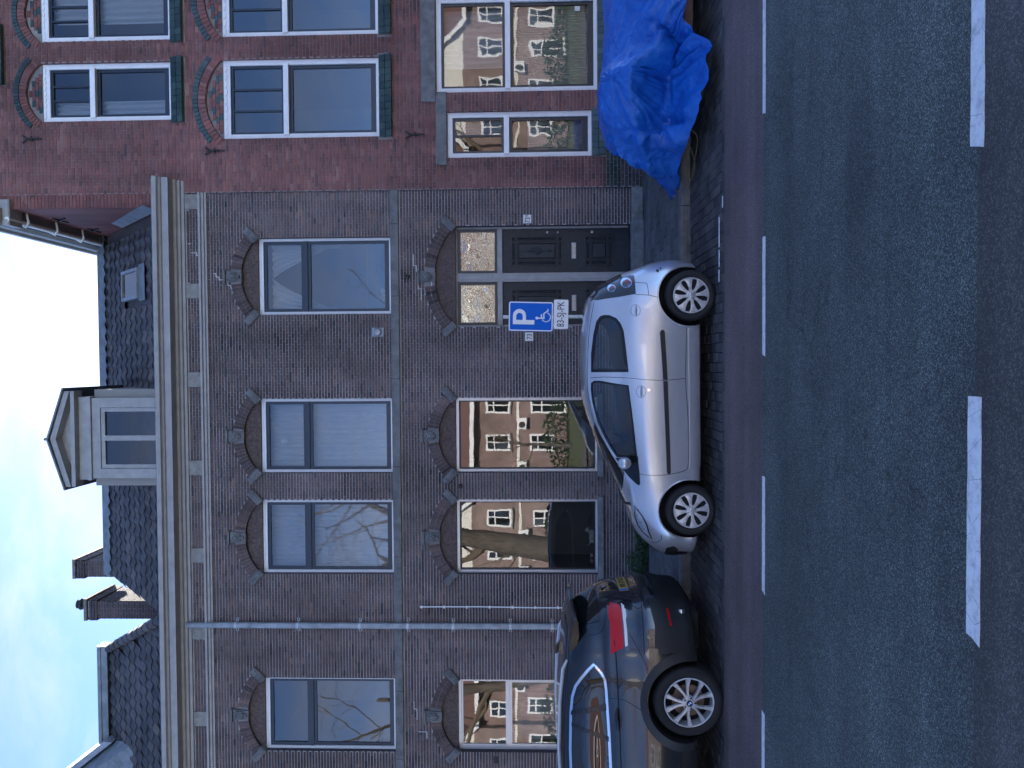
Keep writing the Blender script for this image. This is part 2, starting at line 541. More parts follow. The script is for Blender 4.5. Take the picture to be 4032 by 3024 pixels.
def text_mesh(name, body, size, mat, mw, parent, sx=1.0, extrude=0.0015):
    cu = bpy.data.curves.new('tmp', 'FONT')
    cu.body = body
    cu.size = size
    cu.extrude = extrude
    cu.align_x = 'CENTER'
    cu.align_y = 'CENTER'
    o = bpy.data.objects.new('tmp', cu)
    COL.objects.link(o)
    dg = bpy.context.evaluated_depsgraph_get()
    me = bpy.data.meshes.new_from_object(o.evaluated_get(dg))
    bpy.data.objects.remove(o)
    me.transform(mw @ Matrix.Diagonal((sx, 1, 1, 1)))
    me.materials.clear()
    me.materials.append(MATS[mat])
    me.name = name
    return link(name, me, parent)


# faces the camera (-Y): text x -> +X, text y -> +Z
def facing(x, y, z, rot=0.0):
    return Matrix.Translation((x, y, z)) @ Matrix.Rotation(rot, 4, 'Y') @ Matrix.Rotation(R(90), 4, 'X')
# ================================================================ the ground
def sheet(name, x0, x1, y0, y1, z, mat, nx=1, ny=1, parent=None):
    m = MB()
    m.add([(x0 + (x1 - x0) * i / nx, y0 + (y1 - y0) * j / ny, z) for j in range(ny + 1) for i in range(nx + 1)],
          [(j * (nx + 1) + i, j * (nx + 1) + i + 1, (j + 1) * (nx + 1) + i + 1, (j + 1) * (nx + 1) + i) for j in range(ny) for i in range(nx)])
    o = m.build(name, mat, parent)
    if parent is None: tag(o, kind='structure')
    return o


sheet('ground', -500, 500, -500, 500, -0.08, 'grass')
road = sheet('road', -70, 70, 3.485, 6.72, 0.0, 'asphalt')
sheet('road', -70, 70, -3.2, 3.485, 0.0, 'asphalt_old')
cyc = sheet('cycle_lane', -70, 70, 6.72, 8.1, 0.0, 'asphalt_red')
sheet('pavement', -70, 70, -6.0, -3.2, 0.06, 'paver')


def dash(x0, x1, y0, y1, skew=0.0, n=14):
    # a painted bar with ragged ends, 4 mm above the asphalt
    rg = random.Random(int(x0 * 100) + 5)
    m = MB()
    top = [(x0 + (x1 - x0) * i / n + (skew if i in (0,) else 0), y1 + rg.uniform(-0.003, 0.003)) for i in range(n + 1)]
    bot = [(x0 + (x1 - x0) * i / n, y0 + rg.uniform(-0.003, 0.003)) for i in range(n + 1)]
    poly = bot + [(x1 + rg.uniform(-.01, .01), (y0 + y1) / 2)] + top[::-1] + [(x0 + skew / 2 + rg.uniform(-.01, .01), (y0 + y1) / 2)]
    m.prism(poly, 0.001, 0.004, 'z')
    return m.build('road_marking', 'road_paint', road)


for k in range(-8, 9):
    dash(0.93 + 2.2 * k, 2.04 + 2.2 * k, 3.44, 3.545, 0.03)
for k in range(-10, 11):
    dash(0.05 + 2.06 * k, 1.07 + 2.06 * k, 6.655, 6.735, 0.02)

# parking bay: clay pavers standing lengthwise to the kerb, joints sunk
bay = sheet('parking_bay', -70, 70, 8.1, 9.9, -0.018, 'soil')
RG = random.Random(11)
pav = []
for i in range(-118, 76):
    x0 = i * 0.106
    off = 0.105 if i % 2 else 0.0
    y = 8.2 - off
    while y < 9.9:
        a, b = max(y, 8.2), min(y + 0.21, 9.9)
        if b - a > 0.04: pav.append((x0, a, b, b - a > 0.2))
        y += 0.21
pav.sort(key=lambda p: (not p[3], p[1] + abs(p[0] + 0.4) * 0.12 + (3 if not (1.2 < p[0] < 2.7 or -2.7 < p[0] < -2.2 or -1.2 < p[0] < 0.4) else 0)))
pm = MB(); pm.bbox(-0.0505, 0.0505, -0.1025, 0.1025, -0.03, 0.0)
pm2 = MB()
pm2.add([(-.0505, -.1025, -.03), (.0505, -.1025, -.03), (.0505, .1025, -.03), (-.0505, .1025, -.03), (-.0505, -.1025, -.005), (.0505, -.1025, -.005),
         (.0505, .1025, -.005), (-.0505, .1025, -.005), (-.046, -.098, 0), (.046, -.098, 0), (.046, .098, 0), (-.046, .098, 0)],
        [(8, 9, 10, 11), (4, 5, 9, 8), (5, 6, 10, 9), (6, 7, 11, 10), (7, 4, 8, 11), (0, 1, 5, 4), (1, 2, 6, 5), (2, 3, 7, 6), (3, 0, 4, 7)])
o0 = pm2.build('paver', 'paver', bay)
pme = o0.data
bpy.data.objects.remove(o0)
rest = MB()
for k, (x0, a, b, full) in enumerate(pav):
    dz = RG.uniform(-0.004, 0.003)
    if k < 300:
        o = link('paver', pme, bay, (x0 + 0.053, (a + b) / 2, dz))
        o.rotation_euler = (RG.uniform(-.015, .015), RG.uniform(-.02, .02), RG.uniform(-.02, .02))
    else:
        rest.r = RG.uniform(0.01, 1)
        c, s_, h = x0 + 0.053, (a + b) / 2, (b - a) / 2 - 0.0025
        rest.add([(c - .0505, s_ - h, -.03), (c + .0505, s_ - h, -.03), (c + .0505, s_ + h, -.03), (c - .0505, s_ + h, -.03),
                  (c - .047, s_ - h + .003, dz), (c + .047, s_ - h + .003, dz), (c + .047, s_ + h - .003, dz), (c - .047, s_ + h - .003, dz)],
                 [(4, 5, 6, 7), (0, 1, 5, 4), (1, 2, 6, 5), (2, 3, 7, 6), (3, 0, 4, 7)])
tag(rest.build('pavers', 'paver', bay, recalc=False), kind='stuff')
# a row of edging setts along the cycle lane, with two scraps of old paint
m = MB()
x = -14.0
while x < 8:
    w = RG.uniform(0.19, 0.22)
    m.r = RG.uniform(0.01, 1)
    m.box(x + .003, x + w - .003, 8.104, 8.196, -0.03, RG.uniform(-.004, .002))
    x += w
tag(m.build('edging_setts', 'paver', bay), kind='stuff')
for (a, b, y) in ((1.02, 1.2, 8.3), (1.23, 1.55, 8.3), (0.86, 0.99, 8.305), (1.62, 1.74, 8.15)):
    box_obj('bay_marking', (a, b, y, y + 0.035, 0.002, 0.006), 'road_paint', bay)

# kerb stones
kerb = sheet('kerb', -70, 70, 9.905, 10.06, 0.03, 'soil')
x = -14.0
k = 0
kb = None
while x < 9:
    m = MB()
    if kb is None:
        m.add([(0.004, 9.91, -.05), (.996, 9.91, -.05), (.996, 10.06, -.05), (.004, 10.06, -.05), (.004, 9.91, .085), (.996, 9.91, .085),
               (.996, 10.06, .118), (.004, 10.06, .118), (.004, 9.925, .115), (.996, 9.925, .115)],
              [(0, 1, 5, 4), (4, 5, 9, 8), (8, 9, 6, 7), (0, 4, 8, 7, 3), (1, 2, 6, 9, 5), (3, 7, 6, 2)])
        ob = m.build('kerb_stone', 'stone', kerb)
        kb = ob.data
    else:
        ob = link('kerb_stone', kb, kerb)
    ob.location = (x, RG.uniform(-.004, .004), RG.uniform(-.004, .003))
    x += 1.0

# pavement slabs
pave = sheet('pavement', -70, 70, 10.06, 13.42, 0.1, 'soil')
sl = MB()
sl.add([(-.147, -.147, -.04), (.147, -.147, -.04), (.147, .147, -.04), (-.147, .147, -.04), (-.147, -.147, -.004), (.147, -.147, -.004),
        (.147, .147, -.004), (-.147, .147, -.004), (-.143, -.143, 0), (.143, -.143, 0), (.143, .143, 0), (-.143, .143, 0)],
       [(8, 9, 10, 11), (4, 5, 9, 8), (5, 6, 10, 9), (6, 7, 11, 10), (7, 4, 8, 11), (0, 1, 5, 4), (1, 2, 6, 5), (2, 3, 7, 6), (3, 0, 4, 7)])
o0 = sl.build('slab', 'slab', pave)
sme = o0.data
bpy.data.objects.remove(o0)
sls = []
for j in range(11):
    for i in range(-42, 30):
        sls.append((i * 0.3 + (0.15 if j % 2 else 0), 10.06 + 0.15 + j * 0.3))
sls = [s_ for s_ in sls if not (-4.6 < s_[0] < -2.05 and s_[1] > 12.9)]
sls.sort(key=lambda p: 0 if (0.8 < p[0] < 3.3 or -3.2 < p[0] < -1.9) else 1 + abs(p[0]))
rest = MB()
for k, (x, y) in enumerate(sls):
    dz = 0.12 + RG.uniform(-0.003, 0.003)
    if k < 300:
        o = link('slab', sme, pave, (x, y, dz))
        o.rotation_euler = (RG.uniform(-.006, .006), RG.uniform(-.006, .006), 0)
    else:
        rest.r = RG.uniform(.01, 1)
        rest.box(x - .147, x + .147, y - .147, y + .147, .08, dz)
tag(rest.build('slabs', 'slab', pave), kind='stuff')

# leaf litter and scraps along the kerb and in the joints
m = MB()
for k in range(620):
    if k < 380:
        x, y, z = RG.uniform(-7, 6), 9.88 - abs(RG.gauss(0, 0.07)), 0.006
    elif k < 520:
        x, y, z = RG.uniform(-7, 6), RG.uniform(10.1, 13.3), 0.128
    else:
        x, y, z = RG.uniform(-6, 6), RG.uniform(6.8, 9.6), 0.006
    s_ = RG.uniform(0.004, 0.016) if k < 520 else RG.uniform(0.003, 0.009)
    a = RG.uniform(0, 6.28)
    c_, d_ = math.cos(a) * s_, math.sin(a) * s_
    m.add([(x - c_, y - d_, z), (x + d_ * .5, y - c_ * .5, z + RG.uniform(0, s_)), (x + c_, y + d_, z + RG.uniform(0, s_ * .6)), (x - d_ * .5, y + c_ * .5, z)], [(0, 1, 2, 3)])
tag(m.build('leaf_litter', 'litter', recalc=False), 'pale scraps and dead leaves scattered along the kerb', 'litter', kind='stuff')

# ================================================================ houses
YB, YR = 13.4, 13.37          # fronts of the brown terrace and of the red house


def arc_pts(cx, z0, hw, sag, n=18):
    # points of a segmental arch from right springing to left springing
    rad = (hw * hw + sag * sag) / (2 * sag)
    zc = z0 + sag - rad
    a = math.asin(hw / rad)
    return [(cx + rad * math.sin(a - 2 * a * k / n), zc + rad * math.cos(a - 2 * a * k / n)) for k in range(n + 1)], rad, zc, a


def wall_mesh(name, x0, x1, z0, z1, y, holes, mat, parent, depth=0.3):
    polys = [[(x0, z0), (x1, z0), (x1, z1), (x0, z1)]] + holes
    flat = [p for pl in polys for p in pl]
    tri = tessellate_polygon([[Vector((p[0], p[1], 0)) for p in pl] for pl in polys])
    m = MB()
    m.add([(p[0], y, p[1]) for p in flat], [tuple(t_) for t_ in tri])
    o = m.build(name, mat, parent)
    return o


def lay_bricks(wall, x0, x1, z0, z1, y, blocks, mats_of, course, stretch, joint_h, joint_v, near, nind=300, proud=0.007, seed=3):
    """Courses of whole and cut bricks in cross bond between the blocked spans; the nearest become objects of their own."""
    rg = random.Random(seed)
    out_ = []
    nrow = int(round((z1 - z0) / course))
    for r_ in range(nrow):
        za = z0 + r_ * course
        zb = za + course - joint_h
        zm = (za + zb) / 2
        spans = [(x0, x1)]
        for bf in blocks:
            iv = bf(zm)
            if iv is None: continue
            ns = []
            for a, b in spans:
                if iv[1] <= a or iv[0] >= b: ns.append((a, b)); continue
                if iv[0] > a: ns.append((a, iv[0]))
                if iv[1] < b: ns.append((iv[1], b))
            spans = ns
        ph = (r_ % 4)
        L_ = stretch if r_ % 2 == 0 else stretch / 2
        off = {0: 0.0, 1: stretch / 4, 2: stretch / 2, 3: stretch / 4}[ph]
        k0 = math.floor((x0 - off) / L_) - 1
        xs = k0 * L_ + off
        while xs < x1:
            for a, b in spans:
                ca, cb = max(a, xs + joint_v / 2), min(b, xs + L_ - joint_v / 2)
                if cb - ca > 0.02:
                    out_.append((ca, cb, za, zb, cb - ca > L_ - joint_v - 0.001, r_ % 2, mats_of(zm)))
            xs += L_
    full = [b for b in out_ if b[4] and near(b)]
    full.sort(key=lambda b: ((b[0] + b[1]) / 2) ** 2 + ((b[2] + b[3]) / 2 - 1.95) ** 2)
    ind = set(id(b) for b in full[:nind])
    shared = {}
    rest = {}
    for b in out_:
        ca, cb, za, zb, fl, odd, mt = b
        dy = rg.uniform(-0.0025, 0.0025)
        if id(b) in ind:
            key = (odd, mt)
            if key not in shared:
                w, h = (cb - ca) / 2, (zb - za) / 2
                mm = MB(); mm.bbox(-w, w, -proud, 0.02, -h, h, 0.003)
                ob = mm.build('brick', mt, wall)
                shared[key] = ob.data
                bpy.data.objects.remove(ob)
            link('brick', shared[key], wall, ((ca + cb) / 2, y + dy, (za + zb) / 2))
        else:
            rm = rest.setdefault(mt, MB())
            rm.r = rg.uniform(0.01, 1)
            ya = y - proud + dy
            j = 0.0015
            rm.add([(ca + rg.uniform(0, j), ya, za + rg.uniform(0, j)), (cb - rg.uniform(0, j), ya, za + rg.uniform(0, j)), (cb, ya, zb - rg.uniform(0, j)), (ca, ya, zb - rg.uniform(0, j)),
                    (ca, y + .003, za), (cb, y + .003, za), (cb, y + .003, zb), (ca, y + .003, zb)],
                   [(0, 1, 2, 3), (4, 5, 1, 0), (5, 6, 2, 1), (6, 7, 3, 2), (7, 4, 0, 3)])
    for mt, rm in rest.items():
        tag(rm.build('bricks', mt, wall, recalc=False), kind='stuff')


def rect_block(xa, xb, za, zb):
    return lambda z: (xa, xb) if za <= z <= zb else None


def arch_block(cx, z0, hw, sag, th):
    rad = (hw * hw + sag * sag) / (2 * sag)
    zc = z0 + sag - rad
    ro = rad + th
    zs = zc + ro * math.cos(math.asin(hw / rad))

    def f(z):
        if z < z0 or z > zc + ro: return None
        h = math.sqrt(max(0, ro * ro - (z - zc) ** 2))
        if z < zs: h = min(h, hw + (z - z0) * (hw / (z0 - zc)))
        return (cx - h, cx + h)
    return f


def curtain(parent, x0, x1, z0, z1, y, mat, waves=9, amp=0.03, lean0=0.0, lean1=0.0, pinch=None, name='curtain'):
    """A hanging cloth with folds; pinch=(side, amount) draws the lower part to one side."""
    m = MB()
    nx, nz_ = waves * 8, 10
    vs_ = []
    for j in range(nz_ + 1):
        t_ = j / nz_
        a, b = x0, x1
        if pinch:
            q = min(1, t_ * 1.25) ** 0.8
            if pinch[0] == 'l': b = x1 + (x0 + (x1 - x0) * pinch[1] - x1) * q
            else: a = x0 + (x1 - (x1 - x0) * pinch[1] - x0) * q
        for i in range(nx + 1):
            s_ = i / nx
            vs_.append((a + (b - a) * s_, y + amp * math.sin(s_ * waves * 6.283 + 0.6 * math.sin(3 * t_)) + 0.01 * math.sin(17 * s_), z1 + (z0 - z1) * t_))
    fs = [(j * (nx + 1) + i, j * (nx + 1) + i + 1, (j + 1) * (nx + 1) + i + 1, (j + 1) * (nx + 1) + i) for j in range(nz_) for i in range(nx)]
    m.add(vs_, fs)
    return m.build(name, mat, parent, smooth=True, recalc=False, angle=80)


def pane(parent, x0, x1, z0, z1, y, mat='glass', tilt=0.0):
    m = MB()
    d = tilt * (z1 - z0)
    m.add([(x0, y, z0), (x1, y + tilt * .6 * (x1 - x0), z0), (x1, y + d + tilt * .6 * (x1 - x0), z1), (x0, y + d, z1)], [(0, 1, 2, 3)])
    return m.build('pane', mat, parent, recalc=False)


def frame_boxes(m, x0, x1, z0, z1, y0, y1, w, wb=None, wt=None):
    wb = w if wb is None else wb
    wt = w if wt is None else wt
    m.box(x0, x0 + w, y0, y1, z0, z1)
    m.box(x1 - w, x1, y0, y1, z0, z1)
    m.box(x0 + w, x1 - w, y0 + .0005, y1, z0, z0 + wb)
    m.box(x0 + w, x1 - w, y0 + .0005, y1, z1 - wt, z1)


def room(parent, x0, x1, z0, z1, y, depth=2.6, mat='room_wall'):
    m = MB()
    a, b, c, d = x0 - 0.35, x1 + 0.35, z0 - 0.25, z1 + 0.2
    y2 = y + depth
    m.add([(a, y, c), (b, y, c), (b, y, d), (a, y, d), (a, y2, c), (b, y2, c), (b, y2, d), (a, y2, d)],
          [(4, 5, 6, 7), (0, 1, 5, 4), (3, 7, 6, 2), (0, 4, 7, 3), (1, 2, 6, 5)])
    # the wall's inside round the opening keeps daylight out
    m.add([(a, y, c), (b, y, c), (b, y, z0), (a, y, z0), (a, y, z1), (b, y, z1), (b, y, d), (a, y, d), (x0, y, z0), (x0, y, z1), (x1, y, z0), (x1, y, z1)],
          [(0, 1, 2, 3), (4, 5, 6, 7), (3, 8, 9, 4), (10, 2, 5, 11)])
    return m.build('room', mat, parent, recalc=False)


def reveal(house, x0, x1, z0, z1, y, depth, mat):
    m = MB()
    m.add([(x0, y, z0), (x0, y + depth, z0), (x0, y + depth, z1), (x0, y, z1)], [(0, 1, 2, 3)])
    m.add([(x1, y, z0), (x1, y + depth, z0), (x1, y + depth, z1), (x1, y, z1)], [(0, 1, 2, 3)])
    m.add([(x0, y, z0), (x1, y, z0), (x1, y + depth, z0), (x0, y + depth, z0)], [(0, 1, 2, 3)])
    return m.build('reveal', mat, house, recalc=False)


def brown_arch(house, cx, hw, z0, sag, head, seed):
    """Segmental brick arch with carved springer stones, a keystone with a face, and a patterned panel beneath."""
    rg = random.Random(seed)
    th = 0.19
    pts, rad, zc, a = arc_pts(cx, z0, hw, sag)
    y = YB
    # panel under the arch
    m = MB()
    m.prism(pts + [(cx - hw, z0), (cx + hw, z0)][:0] + [], y + 0.045, y + 0.09)
    o = m.build('arch_panel', 'tympanum', house)
    m = MB()
    for k in range(len(pts) - 1):   # intrados soffit
        p, q = pts[k], pts[k + 1]
        m.add([(p[0], y - .012, p[1]), (q[0], y - .012, q[1]), (q[0], y + .05, q[1]), (p[0], y + .05, p[1])], [(0, 1, 2, 3)])
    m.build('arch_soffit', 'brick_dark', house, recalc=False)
    # lattice of raised headers across the panel
    m = MB()
    for sgn in (1, -1):
        for k in range(-12, 13):
            ang = R(45 * sgn)
            for j in range(-14, 15):
                px = cx + k * 0.11 + sgn * j * 0.05
                pz = z0 + sag / 2 + j * 0.05
                if (px - cx) ** 2 + (pz - zc) ** 2 < (rad - .03) ** 2 and pz > z0 + .02:
                    d_ = 0.028
                    c_, s_ = math.cos(ang) * d_, math.sin(ang) * d_
                    n_ = 0.003
                    m.add([(px - c_ + s_ / d_ * n_, y + .043, pz - s_ - c_ / d_ * n_), (px + c_ + s_ / d_ * n_, y + .043, pz + s_ - c_ / d_ * n_),
                           (px + c_ - s_ / d_ * n_, y + .043, pz + s_ + c_ / d_ * n_), (px - c_ - s_ / d_ * n_, y + .043, pz - s_ + c_ / d_ * n_)], [(0, 1, 2, 3)])
    m.build('panel_lattice', 'brick_brown', house, recalc=False)
    # mortar ring, then the bricks standing on it
    op, ip = [], []
    n = 24
    for k in range(n + 1):
        b = -a + 2 * a * k / n
        op.append((cx + (rad + th) * math.sin(b), zc + (rad + th) * math.cos(b)))
        ip.append((cx + rad * math.sin(b), zc + rad * math.cos(b)))
    m = MB()
    for k in range(n):
        m.add([(ip[k][0], y - .008, ip[k][1]), (ip[k + 1][0], y - .008, ip[k + 1][1]), (op[k + 1][0], y - .008, op[k + 1][1]), (op[k][0], y - .008, op[k][1])], [(0, 1, 2, 3)])
    for k in range(n):
        m.add([(op[k][0], y - .008, op[k][1]), (op[k + 1][0], y - .008, op[k + 1][1]), (op[k + 1][0], y + .01, op[k + 1][1]), (op[k][0], y + .01, op[k][1])], [(0, 1, 2, 3)])
    ring = m.build('arch', 'mortar_grey', house, recalc=False)
    nb = 26
    half = 2 * a / nb / 2
    bm_ = None
    for k in range(nb):
        b = -a + 2 * a * (k + 0.5) / nb
        if abs(b) < 0.105 or abs(b) > a - 0.09: continue
        if bm_ is None:
            wi, wo = rad * math.tan(half) - .004, (rad + th) * math.tan(half) - .004
            mm = MB()
            for (ra, rb) in ((0.003, th * .5 - .004), (th * .5 + .004, th - .003)):
                wa, wb_ = wi + (wo - wi) * ra / th, wi + (wo - wi) * rb / th
                mm.add([(-wa, -.016, ra), (wa, -.016, ra), (wb_, -.016, rb), (-wb_, -.016, rb), (-wa, 0.004, ra), (wa, 0.004, ra), (wb_, 0.004, rb), (-wb_, 0.004, rb)],
                       [(0, 1, 2, 3), (4, 0, 3, 7), (1, 5, 6, 2), (3, 2, 6, 7), (4, 5, 1, 0)])
            ob = mm.build('arch_brick', 'brick_brown', ring)
            bm_ = ob.data
            bpy.data.objects.remove(ob)
        ob = link('arch_brick', bm_, ring, (cx + rad * math.sin(b), y + rg.uniform(-.002, .002), zc + rad * math.cos(b)))
        ob.rotation_euler = (0, b, 0)
    # springers
    for sg in (-1, 1):
        b = sg * (a - 0.035)
        mm = MB()
        mm.bbox(-0.065, 0.065, -0.06, 0.03, -0.03, 0.245, 0.012)
        mm.bbox(-0.042, 0.042, -0.068, -0.05, 0.0, 0.215, 0.006)
        for k in range(4):
            mm.bbox(-0.03, 0.03, -0.075, -0.06, 0.02 + k * .05, 0.05 + k * .05, 0.006)
        ob = mm.build('springer_stone', 'stone', house)
        ob.data.transform(Matrix.Translation((cx + rad * math.sin(b), y, zc + rad * math.cos(b))) @ Matrix.Rotation(b, 4, 'Y'))
    # keystone with carved head
    zk = z0 + sag
    mm = MB()
    poly = [(cx - 0.075, zk - 0.02), (cx + 0.075, zk - 0.02), (cx + 0.1, zk + 0.26), (cx - 0.1, zk + 0.26)]
    mm.prism(poly, y - 0.05, y + 0.03)
    mm.box(cx - 0.115, cx + 0.115, y - 0.09, y + .03, zk + 0.262, zk + 0.3)
    key = mm.build('keystone', 'stone', house)
    mm = MB()

    def ell(cx_, cy_, cz_, rx, ry, rz, s1=10, s2=7):
        vs_ = []
        for j in range(s2 + 1):
            th_ = math.pi * j / s2
            for i in range(s1):
                ph_ = 2 * math.pi * i / s1
                vs_.append((cx_ + rx * math.sin(th_) * math.cos(ph_), cy_ + ry * math.sin(th_) * math.sin(ph_), cz_ + rz * math.cos(th_)))
        mm.add(vs_, [(j * s1 + i, j * s1 + (i + 1) % s1, (j + 1) * s1 + (i + 1) % s1, (j + 1) * s1 + i) for j in range(s2) for i in range(s1)])
    hz = zk + 0.115
    ell(cx, y - .06, hz, 0.052, 0.055, 0.085)                        # face
    ell(cx, y - .118, hz - .005, 0.01, 0.014, 0.022)                   # nose
    ell(cx - .022, y - .105, hz + .02, 0.014, 0.01, 0.007); ell(cx + .022, y - .105, hz + .02, 0.014, 0.01, 0.007)   # brows
    ell(cx, y - .106, hz - .04, 0.018, 0.01, 0.006)                   # mouth
    for s_ in (-1, 1):                                               # hair locks
        ell(cx + s_ * .055, y - .055, hz + .01, 0.02, 0.03, 0.06); ell(cx + s_ * .04, y - .055, hz + .07, 0.035, 0.03, 0.03)
    ell(cx, y - .05, hz + .095, 0.06, 0.04, 0.03)
    if head:
        ell(cx, y - .06, hz - .085, 0.03, 0.04, 0.03)                 # beard
    mm.build('carved_head', 'stone', key, smooth=True)


def brown_window(house, x0, x1, z0, z1, upper, transom=None, seed=1):
    y = YB
    cx, hw = (x0 + x1) / 2, (x1 - x0) / 2
    m = MB()
    fw = 0.045
    yf = y + (0.085 if upper else 0.1)
    frame_boxes(m, x0 + .005, x1 - .005, z0 + .005, z1 - .002, yf, yf + 0.1, fw, fw * .8, 0.075 if upper else 0.05)
    if upper:
        # beaded edge of the head board
        n = 34
        for k in range(n):
            xx = x0 + .06 + (x1 - x0 - .12) * k / (n - 1)
            m.box(xx - .011, xx + .011, yf - .008, yf + .001, z1 - .045, z1 - .025)
    win = m.build('window', 'white_paint' if upper else 'alu_frame', house)
    a, b, c, d = x0 + .05, x1 - .05, z0 + (.041 if upper else .041), z1 - (.077 if upper else .052)
    if upper:
        m = MB()
        tz = transom
        frame_boxes(m, a, b, tz + .03, d, yf + .025, yf + .07, .055)
        frame_boxes(m, a, b, c, tz - .03, yf + .035, yf + .075, .05, .085)
        m.box(a, b, yf + .012, yf + .08, tz - .029, tz + .029)
        m.build('sash', 'dark_frame', win)
        pane(win, a + .054, b - .054, tz + .084, d - .054, yf + .05, tilt=random.Random(seed).uniform(-.004, .004))
        pane(win, a + .049, b - .049, c + .084, tz - .079, yf + .055, tilt=random.Random(seed + 1).uniform(-.004, .004))
    elif transom:
        m = MB()
        frame_boxes(m, a, b, transom + .02, d, yf + .03, yf + .07, .03)
        frame_boxes(m, a, b, c, transom - .02, yf + .012, yf + .06, .045)
        m.box(a, b, yf + .005, yf + .06, transom - .019, transom + .019)
        m.build('sash', 'alu_frame', win)
        pane(win, a + .03, b - .03, transom + .05, d - .03, yf + .05, 'glass_old', .003)
        pane(win, a + .045, b - .045, c + .045, transom - .065, yf + .04, 'glass_old', -.002)
    else:
        m = MB()
        frame_boxes(m, a + .004, b - .004, c + .004, d - .004, yf + .05, yf + .08, .022)
        m.build('sash', 'dark_frame', win)
        pane(win, a + .024, b - .024, c + .024, d - .024, yf + .06, 'glass_old', random.Random(seed).uniform(-.004, .004))
    room(win, x0, x1, z0, z1, y + .235)
    # inside window board
    box_obj('window_board', (x0, x1, y + .205, y + .42, z0 - .02, z0 + .012), 'white_paint', win)
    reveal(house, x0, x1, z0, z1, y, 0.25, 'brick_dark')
    return win


def profile_run(name, prof, x0, x1, mat, parent, cap=True):
    m = MB()
    m.prism(prof, x0, x1, 'x')
    return m.build(name, mat, parent, smooth=False)


UP_Z0, UP_Z1, GR_Z0, GR_Z1 = 4.5, 6.85, 0.905, 3.39


def brown_house(x0, x1, uppers, grounds, door, label, near, seed, cornice_end):
    h = empty('terraced_house', ((x0 + x1) / 2, YB, 0.12), label, 'house', 'houses of the terrace')
    y = YB
    holes, blocks = [], []
    for (a, b) in uppers:
        pts, *_ = arc_pts((a + b) / 2, UP_Z1, (b - a) / 2, 0.29)
        holes.append([(a, UP_Z0), (b, UP_Z0)] + pts)
        blocks += [rect_block(a, b, UP_Z0, UP_Z1), arch_block((a + b) / 2, UP_Z1, (b - a) / 2, 0.29, .19)]
    for (a, b, *_r) in grounds:
        pts, *_ = arc_pts((a + b) / 2, GR_Z1, (b - a) / 2, 0.3)
        holes.append([(a, GR_Z0), (b, GR_Z0)] + pts)
        blocks += [rect_block(a, b, GR_Z0 - .09, GR_Z1), arch_block((a + b) / 2, GR_Z1, (b - a) / 2, 0.3, .19),
                   rect_block(a - .07, b + .07, GR_Z0 - .1, GR_Z0 - .01)]
    if door:
        a, b = door
        pts, *_ = arc_pts((a + b) / 2, GR_Z1 - .02, (b - a) / 2, 0.36)
        holes.append([(a, 0.121), (b, 0.121)] + pts)
        blocks += [rect_block(a, b, 0.1, GR_Z1), arch_block((a + b) / 2, GR_Z1 - .02, (b - a) / 2, 0.36, .19)]
    wall = wall_mesh('wall', x0, x1, 0.12, 8.15, y, holes, 'mortar_white', h)
    # stone band under the upper windows and the little string under the frieze
    blocks += [rect_block(x0 - 1, x1 + 1, 4.345, 4.498), rect_block(x0 - 1, x1 + 1, 7.73, 7.86), rect_block(x0 - 1, x1 + 1, 0, 0.33 if not door else 0.30)]
    xx = x0
    rg = random.Random(seed)
    while xx < x1 - 0.01:
        ln = min(rg.uniform(1.1, 1.8), x1 - xx)
        if x1 - xx - ln < 0.4: ln = x1 - xx
        box_obj('band_stone', (xx + .002, xx + ln - .002, y - .055, y + .02, 4.35, 4.495), 'stone', h, 0.008)
        xx += ln
    profile_run('string_course', [(y + .01, 7.735), (y - .03, 7.735), (y - .035, 7.765), (y - .06, 7.775), (y - .065, 7.81), (y - .1, 7.82), (y - .105, 7.855), (y + .01, 7.86)], x0, x1, 'cornice_paint', h)
    # frieze: small blocks between panels of brick
    fb = []
    k = 0
    xx = x1 - 0.28
    while xx > x0:
        fb.append((xx, min(xx + 0.26, x1)))
        xx -= 1.56
    for (a, b) in fb:
        a = max(a, x0)
        box_obj('frieze_block', (a, b, y - .03, y + .02, 7.862, 8.12), 'stone_light', h, 0.006)
        blocks.append(rect_block(a, b, 7.86, 8.13))
    lay_bricks(wall, x0, x1, 0.30, 8.12, y, blocks, lambda z: 'brick_brown', 0.0524, 0.21, 0.0105, 0.004, near, seed=seed)
    # cornice with gutter edge
    ce = cornice_end if cornice_end else (x0, x1)
    profile_run('cornice', [(y + .02, 8.122), (y - .04, 8.122), (y - .05, 8.165), (y - .085, 8.175), (y - .1, 8.21), (y - .14, 8.225), (y - .16, 8.262), (y - .33, 8.268),
                            (y - .335, 8.375), (y - .365, 8.385), (y - .385, 8.41), (y - .435, 8.425), (y - .45, 8.475), (y - .45, 8.49), (y + .02, 8.49)],
                ce[0], ce[1], 'cornice_paint', h)
    profile_run('gutter_lining', [(y - .42, 8.495), (y - .42, 8.515), (y + .1, 8.515), (y + .1, 8.495)], ce[0] + .01, ce[1] - .01, 'lead', h)
    for i, (a, b) in enumerate(uppers):
        brown_arch(h, (a + b) / 2, (b - a) / 2, UP_Z1, 0.29, i % 2 == 0, seed + i)
    for i, (a, b, *_r) in enumerate(grounds):
        brown_arch(h, (a + b) / 2, (b - a) / 2, GR_Z1, 0.3, i % 2 == 1, seed + 9 + i)
        box_obj('stone_sill', (a - .065, b + .065, y - .085, y + .12, GR_Z0 - .095, GR_Z0 + .004), 'stone', h, 0.012)
    return h, wall


